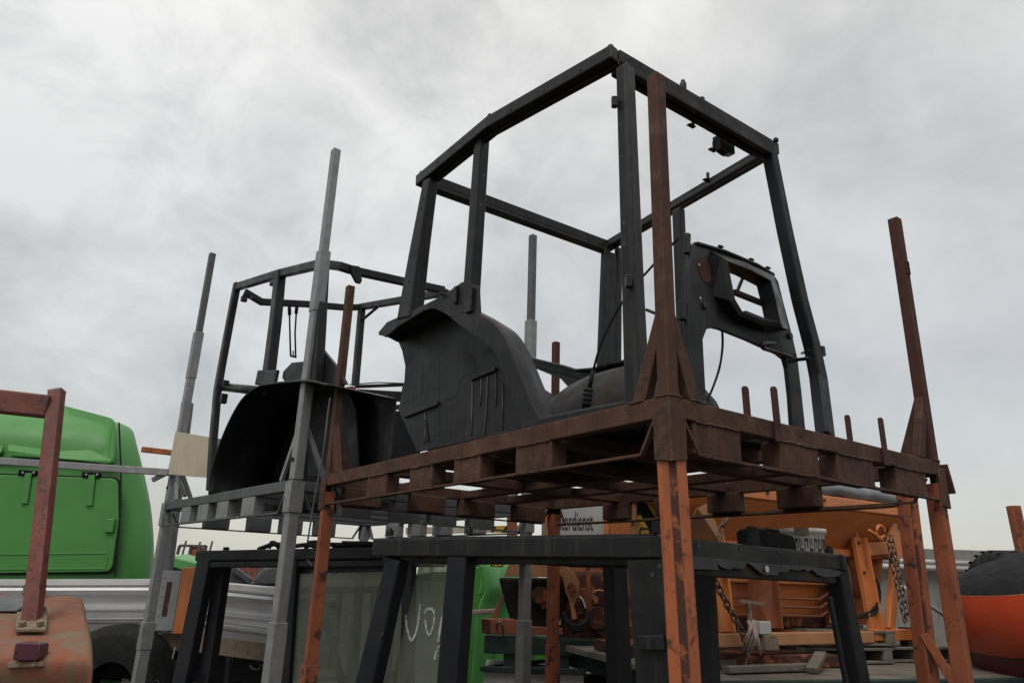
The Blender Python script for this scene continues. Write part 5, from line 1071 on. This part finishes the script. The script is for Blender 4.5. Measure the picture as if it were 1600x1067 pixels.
ch = chain_bm([HF(.02, -.10, .72), HF(.2, -.10, .4), HF(.42, -.10, .1), HF(.46, -.12, -.2), HF(.47, -.12, -.6)], .085, .05, .010); solo('chain', ch, CHAINM, 'rusty lashing chain running down past the pinkish knotted strap', 'chain', 'chains hanging on the spreader', bev=0)
ch = chain_bm([HF(.36, -.08, 1.02), HF(.30, -.06, .92), HF(.22, -.05, .74)], .12, .05, .012); solo('chain', ch, CHAINM, 'short chain end looped over the top of the left spreader leg', 'chain', 'chains hanging on the spreader', bev=0)
def rag(c, s, lab):
    rng = random.Random(int(c.x*1000)); bm = B()
    for k in range(16):
        a = c+V((rng.uniform(-1, 1)*.03, rng.uniform(-.02, .02), rng.uniform(0, 1)*.06))*s; b = c+V((rng.uniform(-1, 1)*.07, rng.uniform(-.03, .03), -rng.uniform(.3, 1)*.18))*s
        tube(bm, [a, (a+b)/2+V((rng.uniform(-.02, .02), -.01, 0)), b], .014*s, 5, .006)
    solo('strap_end', bm, STRAPM, lab, 'strap', bev=0, smooth=True)
rag(HF(.46, -.16, .14), 1.1, 'frayed pinkish strap knotted round the lashing chain')
# ------------------------------------------------------------------ things on the low cab roof
def roof_things():
    A, A2, Cq, nf, fi, si, ns = LOWCAB
    Fp = lambda x, y, o=0: onplane(x, y, A+nf*o, nf)
    t0 = Fp(1262, 866, -.16); zt = A.z-.05
    bm = B(); p = Fp(1201, 862, -.1); base = V((p.x, p.y, A.z+.002))
    q = [base, base+fi*.27, base+fi*.27-nf*.18, base-nf*.18]; t = thing('plastic_tray', 'black plastic tray on the low front roof bar, left of the white bucket', 'tray', base)
    bm = B(); prism(bm, [base, base+fi*.27, base+fi*.245+Z*.07, base-fi*.004+Z*.08], -nf*.18); obj('tray_body', bm, BLACKPL, t, .006)
    bm = B(); prism(bm, [base+Z*.081-fi*.004, base+fi*.13+Z*.077, base+fi*.12+Z*.09, base+fi*.02+Z*.094], -nf*.17); obj('folded_flap', bm, RUBBER, t, .004)
    c = Fp(1258, 872, -.20); c = V((c.x, c.y, A.z-.03)); r0, r1, H = .098, .112, .152
    t = thing('bucket', 'white plastic bucket with black angular key pattern on the low front roof bar', 'bucket', c)
    bm = B(); rows = []
    for r_, z in ((.0, 0), (r0, 0), (r0+.004, .02), (r1, H-.03), (r1+.002, H-.028), (r1+.010, H-.026), (r1+.012, H), (r1+.002, H), (r1-.004, H-.01), (r0-.004, .01)): rows.append([c+V((r_*math.cos(a), r_*math.sin(a), z)) for a in [2*math.pi*j/40 for j in range(40)]])
    grid(bm, rows, True); bk = obj('bucket_body', bm, WHITE, t, 0, True)
    def patch(a0, a1, z0, z1, m=INK, name='key_pattern', o=.0012, shear=0):
        bm = B(); rr = lambda z: r0+.004+(r1-r0-.004)*(z-.02)/(H-.05)+o
        def ring(z, s): return [c+V((rr(z)*math.cos(a0+(a1-a0)*k/4+s), rr(z)*math.sin(a0+(a1-a0)*k/4+s), z)) for k in range(5)]
        grid(bm, [ring(z0, 0), ring(z1, shear)]); return obj(name, bm, m, bk, 0, solid=.0012)
    f0 = math.atan2(-c.y, -c.x)               # towards the yard in front
    for k in range(14):
        a = f0-1.6+k*.235
        patch(a, a+.035, .03, .098); 
        if k % 2: patch(a+.036, a+.17, .082, .098); patch(a+.12, a+.16, .045, .0815); 
        else: patch(a+.036, a+.17, .03, .046); patch(a+.10, a+.14, .06, .098, shear=-.04)
    patch(f0-1.6, f0+1.6, .108, .112); 
    patch(f0-.35, f0+.25, .1135, .152, GRIT, 'dirt_smear', .013)
roof_things()
# ------------------------------------------------------------------ flatbed with planks and pallets under the spreader
def flatbed():
    zb = 1.12
    a = at(1120, 1096, 5.4); p0 = V((.6, 5.35, zb)); e1 = V((.955, .297, 0)); e2 = V((-.297, .955, 0)); Fb = Frame(p0, math.atan2(.297, .955))
    t = thing('flatbed_trailer', 'dark green flatbed trailer with a weathered plank deck under the orange spreader', 'trailer', Fb(2, 1, -zb), rz=Fb.yaw)
    bm = B(); path(bm, [Fb(.9, .0, -.11), Fb(5.2, .0, -.11)], .06, .20); obj('side_rail', bm, TEAL, t, .01)
    bm = B(); path(bm, [Fb(.9, 3.2, -.0), Fb(5.2, 3.2, .05)], .06, .34); obj('side_rail', bm, TEAL, t, .01)
    for k in range(14):
        bm = B(); y0 = .04+k*.222; box(bm, Fb(.9, y0, -.06), Fb.e1*4.25, Fb.e2*.212, Z*(.052+.004*(k % 3))); obj('deck_plank', bm, WOOD, t, .004)
    for u in (1.1, 2.6, 4.6):
        bm = B(); path(bm, [Fb(u, .2, -.15), Fb(u, 3.0, -.15)], .1, .16); obj('cross_member', bm, TEAL, t, .005)
    for u in (1.3, 2.9, 4.2):
        for v in (.3, 2.6):
            c = Fb(u, v, 0); bm = B(); rows = []
            for r_, d in ((.15, .04), (.36, .0), (.42, .05), (.42, .22), (.36, .27), (.15, .25)): rows.append([Fb(u+r_*math.cos(q), v+d, -zb+.425+r_*math.sin(q)) for q in [2*math.pi*j/24 for j in range(24)]])
            grid(bm, rows, True); obj('wheel', bm, RUBBER, t, 0, True)
    return Fb
FB = flatbed()
def loose_wood():
    rng = random.Random(4)
    labs = ['long grey plank lying across the flatbed just under the spreader rail', 'short splintered grey plank lying askew on the flatbed deck', 'grey plank tilted against the spreader base above the deck', 'broken light plank with a raw end near the right end of the deck', 'thin grey batten behind the tilted plank on the flatbed']
    data = [((.95, .55, .004), (1.9, .75, .03), .15, .05), ((1.25, .30, .004), (2.1, .42, .012), .10, .045), ((.55, .62, .0), (1.45, .95, .14), .16, .035), ((2.02, .28, .0), (2.32, .52, .10), .09, .04), ((.9, .9, .05), (2.2, 1.05, .06), .12, .04)]
    for (a, b, w_, h_), lb in zip(data, labs):
        bm = B(); path(bm, [FB(a[0], a[1], a[2]+h_*.6), FB(b[0], b[1], b[2]+h_*.6)], w_, h_); solo('plank', bm, WOOD, lb, 'plank', 'loose planks on the flatbed', bev=.004)
    for i, (u, v, z0, lb) in enumerate(((2.45, .9, .005, 'weathered grey pallet under the right end of the spreader, the lower of two'), (2.55, .95, .15, 'weathered grey pallet stacked on another at the right end of the spreader'), (3.35, 1.0, .005, 'pale grey pallet on the deck beyond the right leg of the spreader'))):
        t = thing('pallet', lb, 'pallet', FB(u+.4, v+.4, z0), 'pallets on the flatbed', FB.yaw)
        for k in range(6):
            bm = B(); box(bm, FB(u, v+k*.14, z0+.108), FB.e1*1.0, FB.e2*.11, Z*.02); obj('top_board', bm, WOOD, t, .003)
        for k in range(3):
            bm = B(); box(bm, FB(u+.44*k, v, z0+.022), FB.e1*.10, FB.e2*.81, Z*.085); obj('runner', bm, WOOD, t, .003)
            bm = B(); box(bm, FB(u, v+.33*k, z0), FB.e1*1.0, FB.e2*.10, Z*.021); obj('bottom_board', bm, WOOD, t, .003)
loose_wood()
bm = B(); box(bm, FB(1.0, .6, .004), FB.e1*1.6, FB.e2*1.6, Z*.10); solo('timber_bearer', bm, DARKRUST, 'dark timber bearers carrying the spreader on the flatbed deck', 'bearer', bev=.01)
# ------------------------------------------------------------------ right: second rusty rack post, wall, red machine
def right_rack():
    t = thing('stacking_rack', 'rust orange rack post with a diagonal brace, behind the right front post of the rack', 'rack', V((at(1440, 1000, 5.6).x, 5.6, 0)))
    a = at(1416, 770, 5.6); b = at(1451, 1067, 5.6); dv = b-a
    bot = b+dv*(b.z/(a.z-b.z))*.999
    bm = B(); path(bm, [a, bot], .115, .105, V((1, .3, 0))); po = obj('post', bm, ORUSTD, t, .012)
    bm = B(); path(bm, [at(1424, 782, 5.535), at(1455, 1050, 5.535)], .02, .02, V((0, 1, 0))); obj('seam', bm, DARKRUST, po, .004)
    bm = B(); path(bm, [at(1443, 990, 5.55), at(1494, 1072, 5.45), at(1510, 1098, 5.42)], .06, .05, V((.5, .8, 0))); obj('brace', bm, ORUSTD, t, .005)
    bm = B(); path(bm, [at(1440, 1045, 5.6)+Z*-.45, at(1540, 1045, 5.3)+Z*-.45], .07, .09); path(bm, [at(1440, 1045, 5.6)+Z*-.45, at(1440, 1045, 5.6)+V((.2, 2.2, -.45))], .07, .09); obj('deck_frame', bm, ORUSTD, t, .006)
    for dx, dy in ((1.5, -.2), (.3, 2.2)):
        bm = B(); p = V((bot.x+dx, bot.y+dy, .002)); path(bm, [p, p+Z*.9], .1, .1, V((0, 1, 0))); obj('post', bm, ORUSTD, t, .01)
    bm = B(); tube(bm, [at(1395, 905, 9.0), at(1485, 968, 9.0)], .022, 8); solo('white_bar', bm, SIGNW, 'thin white bar slanting in front of the concrete wall', 'bar', bev=0, smooth=True)
right_rack()
def wall():
    Yw = 13.5; a = at(1250, 851, Yw); zt = at(1480, 858, Yw).z
    t = thing('concrete_wall', 'stained grey concrete wall with a zinc pipe along its face', 'wall', V((9, Yw, 0)))
    for k in range(8):
        x0 = 4.2+k*1.6; bm = B(); box(bm, V((x0, Yw, 0.002)), V((1.59, 0, 0)), V((0, .25, 0)), Z*(zt-.002-.28)); obj('wall_panel', bm, CONC, t, .012)
        bm = B(); box(bm, V((x0, Yw-.03, zt-.279)), V((1.59, 0, 0)), V((0, .31, 0)), Z*.279); obj('coping', bm, CONC, t, .015)
    z1 = at(1470, 878, Yw-.2).z
    for k, (dz, r_) in enumerate(((0, .045), (-.10, .06))):
        bm = B(); tube(bm, [V((4.3, Yw-.15, z1+dz)), V((9.3, Yw-.15, z1+dz))], r_, 10); obj('zinc_pipe', bm, SILVER, t, 0, True)
wall()
def tractor_tyre():
    c = at(1568, 882, 8.2); t = thing('rubber_tyre', 'black lugged tyre top showing above the black hood at the right edge', 'tyre', V((c.x, c.y, 0)))
    bm = B(); rows = []; R_ = c.z+.16
    R_ = .55; cz = at(1568, 861, 8.2).z-R_
    for r_, d in ((.3, .0), (.5, -.02), (.55, .04), (.55, .28), (.5, .34), (.3, .32)): rows.append([V((c.x-.17+d, 8.2+r_*math.cos(q), cz+r_*math.sin(q))) for q in [2*math.pi*j/40 for j in range(40)]])
    grid(bm, rows, True); obj('carcass', bm, RUBBER, t, 0, True)
    for k in range(26):
        q = 2*math.pi*k/26; n = V((0, math.cos(q), math.sin(q))); p = V((c.x-.17, 8.2, cz))+n*.545
        bm = B(); prism(bm, [p, p+V((.30, 0, 0))+n.cross(V((1, 0, 0)))*.09, p+V((.30, 0, 0))+n.cross(V((1, 0, 0)))*.14, p+n.cross(V((1, 0, 0)))*.05], n*.009); obj('lug', bm, RUBBER, t, .004)
    bm = B(); box(bm, V((c.x-.25, 7.6, .002)), V((.5, 0, 0)), V((0, 1.2, 0)), Z*(cz-.55)); solo('crate_stack', bm, TEAL, 'dark crate under the lugged tyre behind the red hood', 'crate', bev=.02)
tractor_tyre()
def red_machine():
    cx, cy = 5.62, 6.75; t = thing('red_machine', 'glossy orange red rounded machine hood with a matt black top, at the right edge', 'machine', V((cx, cy, 0)))
    # rounded nose: horizontal super-ellipse sections
    def sect(z, rx, ry, n=40, pw=2.3, dy=0):
        o = []
        for j in range(n):
            a = 2*math.pi*j/n; ca, sa = math.cos(a), math.sin(a)
            o.append(V((cx+rx*math.copysign(abs(ca)**(2/pw), ca), cy+dy+ry*math.copysign(abs(sa)**(2/pw), sa), z+(.24*(rx*ca+1.5)*min(1, max(0, (z-.4)/.8))))))
        return o
    zz0 = at(1515, 935, 6.3).z+.02
    red = [(zz0, 1.505, 1.30), (zz0-.10, 1.53, 1.325), (zz0-.25, 1.52, 1.315), (zz0-.42, 1.47, 1.27), (zz0-.50, 1.42, 1.22)]
    bm = B(); grid(bm, [sect(z, a, b) for z, a, b in red], True); obj('hood', bm, REDGLOSS, t, 0, True)
    blk = [(zz0+.005, 1.500, 1.296), (zz0+.05, 1.43, 1.24), (zz0+.11, 1.28, 1.13), (zz0+.15, 1.05, .96), (zz0+.18, .75, .72), (zz0+.20, .40, .4), (zz0+.205, .02, .02)]
    bm = B(); grid(bm, [sect(z, a, b) for z, a, b in blk], True); obj('hood_top', bm, BLACKPL, t, 0, True)
    bm = B(); grid(bm, [sect(zz0+.004, 1.504, 1.299), sect(zz0-.003, 1.508, 1.303)], True); obj('edge_strip', bm, ORUST, t, 0, True)
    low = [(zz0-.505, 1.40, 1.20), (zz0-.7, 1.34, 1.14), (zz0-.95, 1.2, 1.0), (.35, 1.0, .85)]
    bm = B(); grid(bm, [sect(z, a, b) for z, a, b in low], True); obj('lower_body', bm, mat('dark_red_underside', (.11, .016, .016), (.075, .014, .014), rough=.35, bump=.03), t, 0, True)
    for x in (-.6, .6):
        bm = B(); rows = []
        for r_, d in ((.12, .03), (.3, 0), (.35, .05), (.35, .25), (.3, .3), (.12, .28)): rows.append([V((cx+x+r_*math.cos(q), cy-.4+d, .352+r_*math.sin(q))) for q in [2*math.pi*j/24 for j in range(24)]])
        grid(bm, rows, True); obj('wheel', bm, RUBBER, t, 0, True)
red_machine()
bm = B(); a = at(1583, 790, 8.6); b = at(1600, 870, 8.6); path(bm, [a, b, V((b.x+.35, b.y, .002))], .12, .1, V((0, 1, 0))); solo('rack_post', bm, ORUSTD, 'rusty orange post top rising behind the red hood at the right edge', 'post', bev=.01)
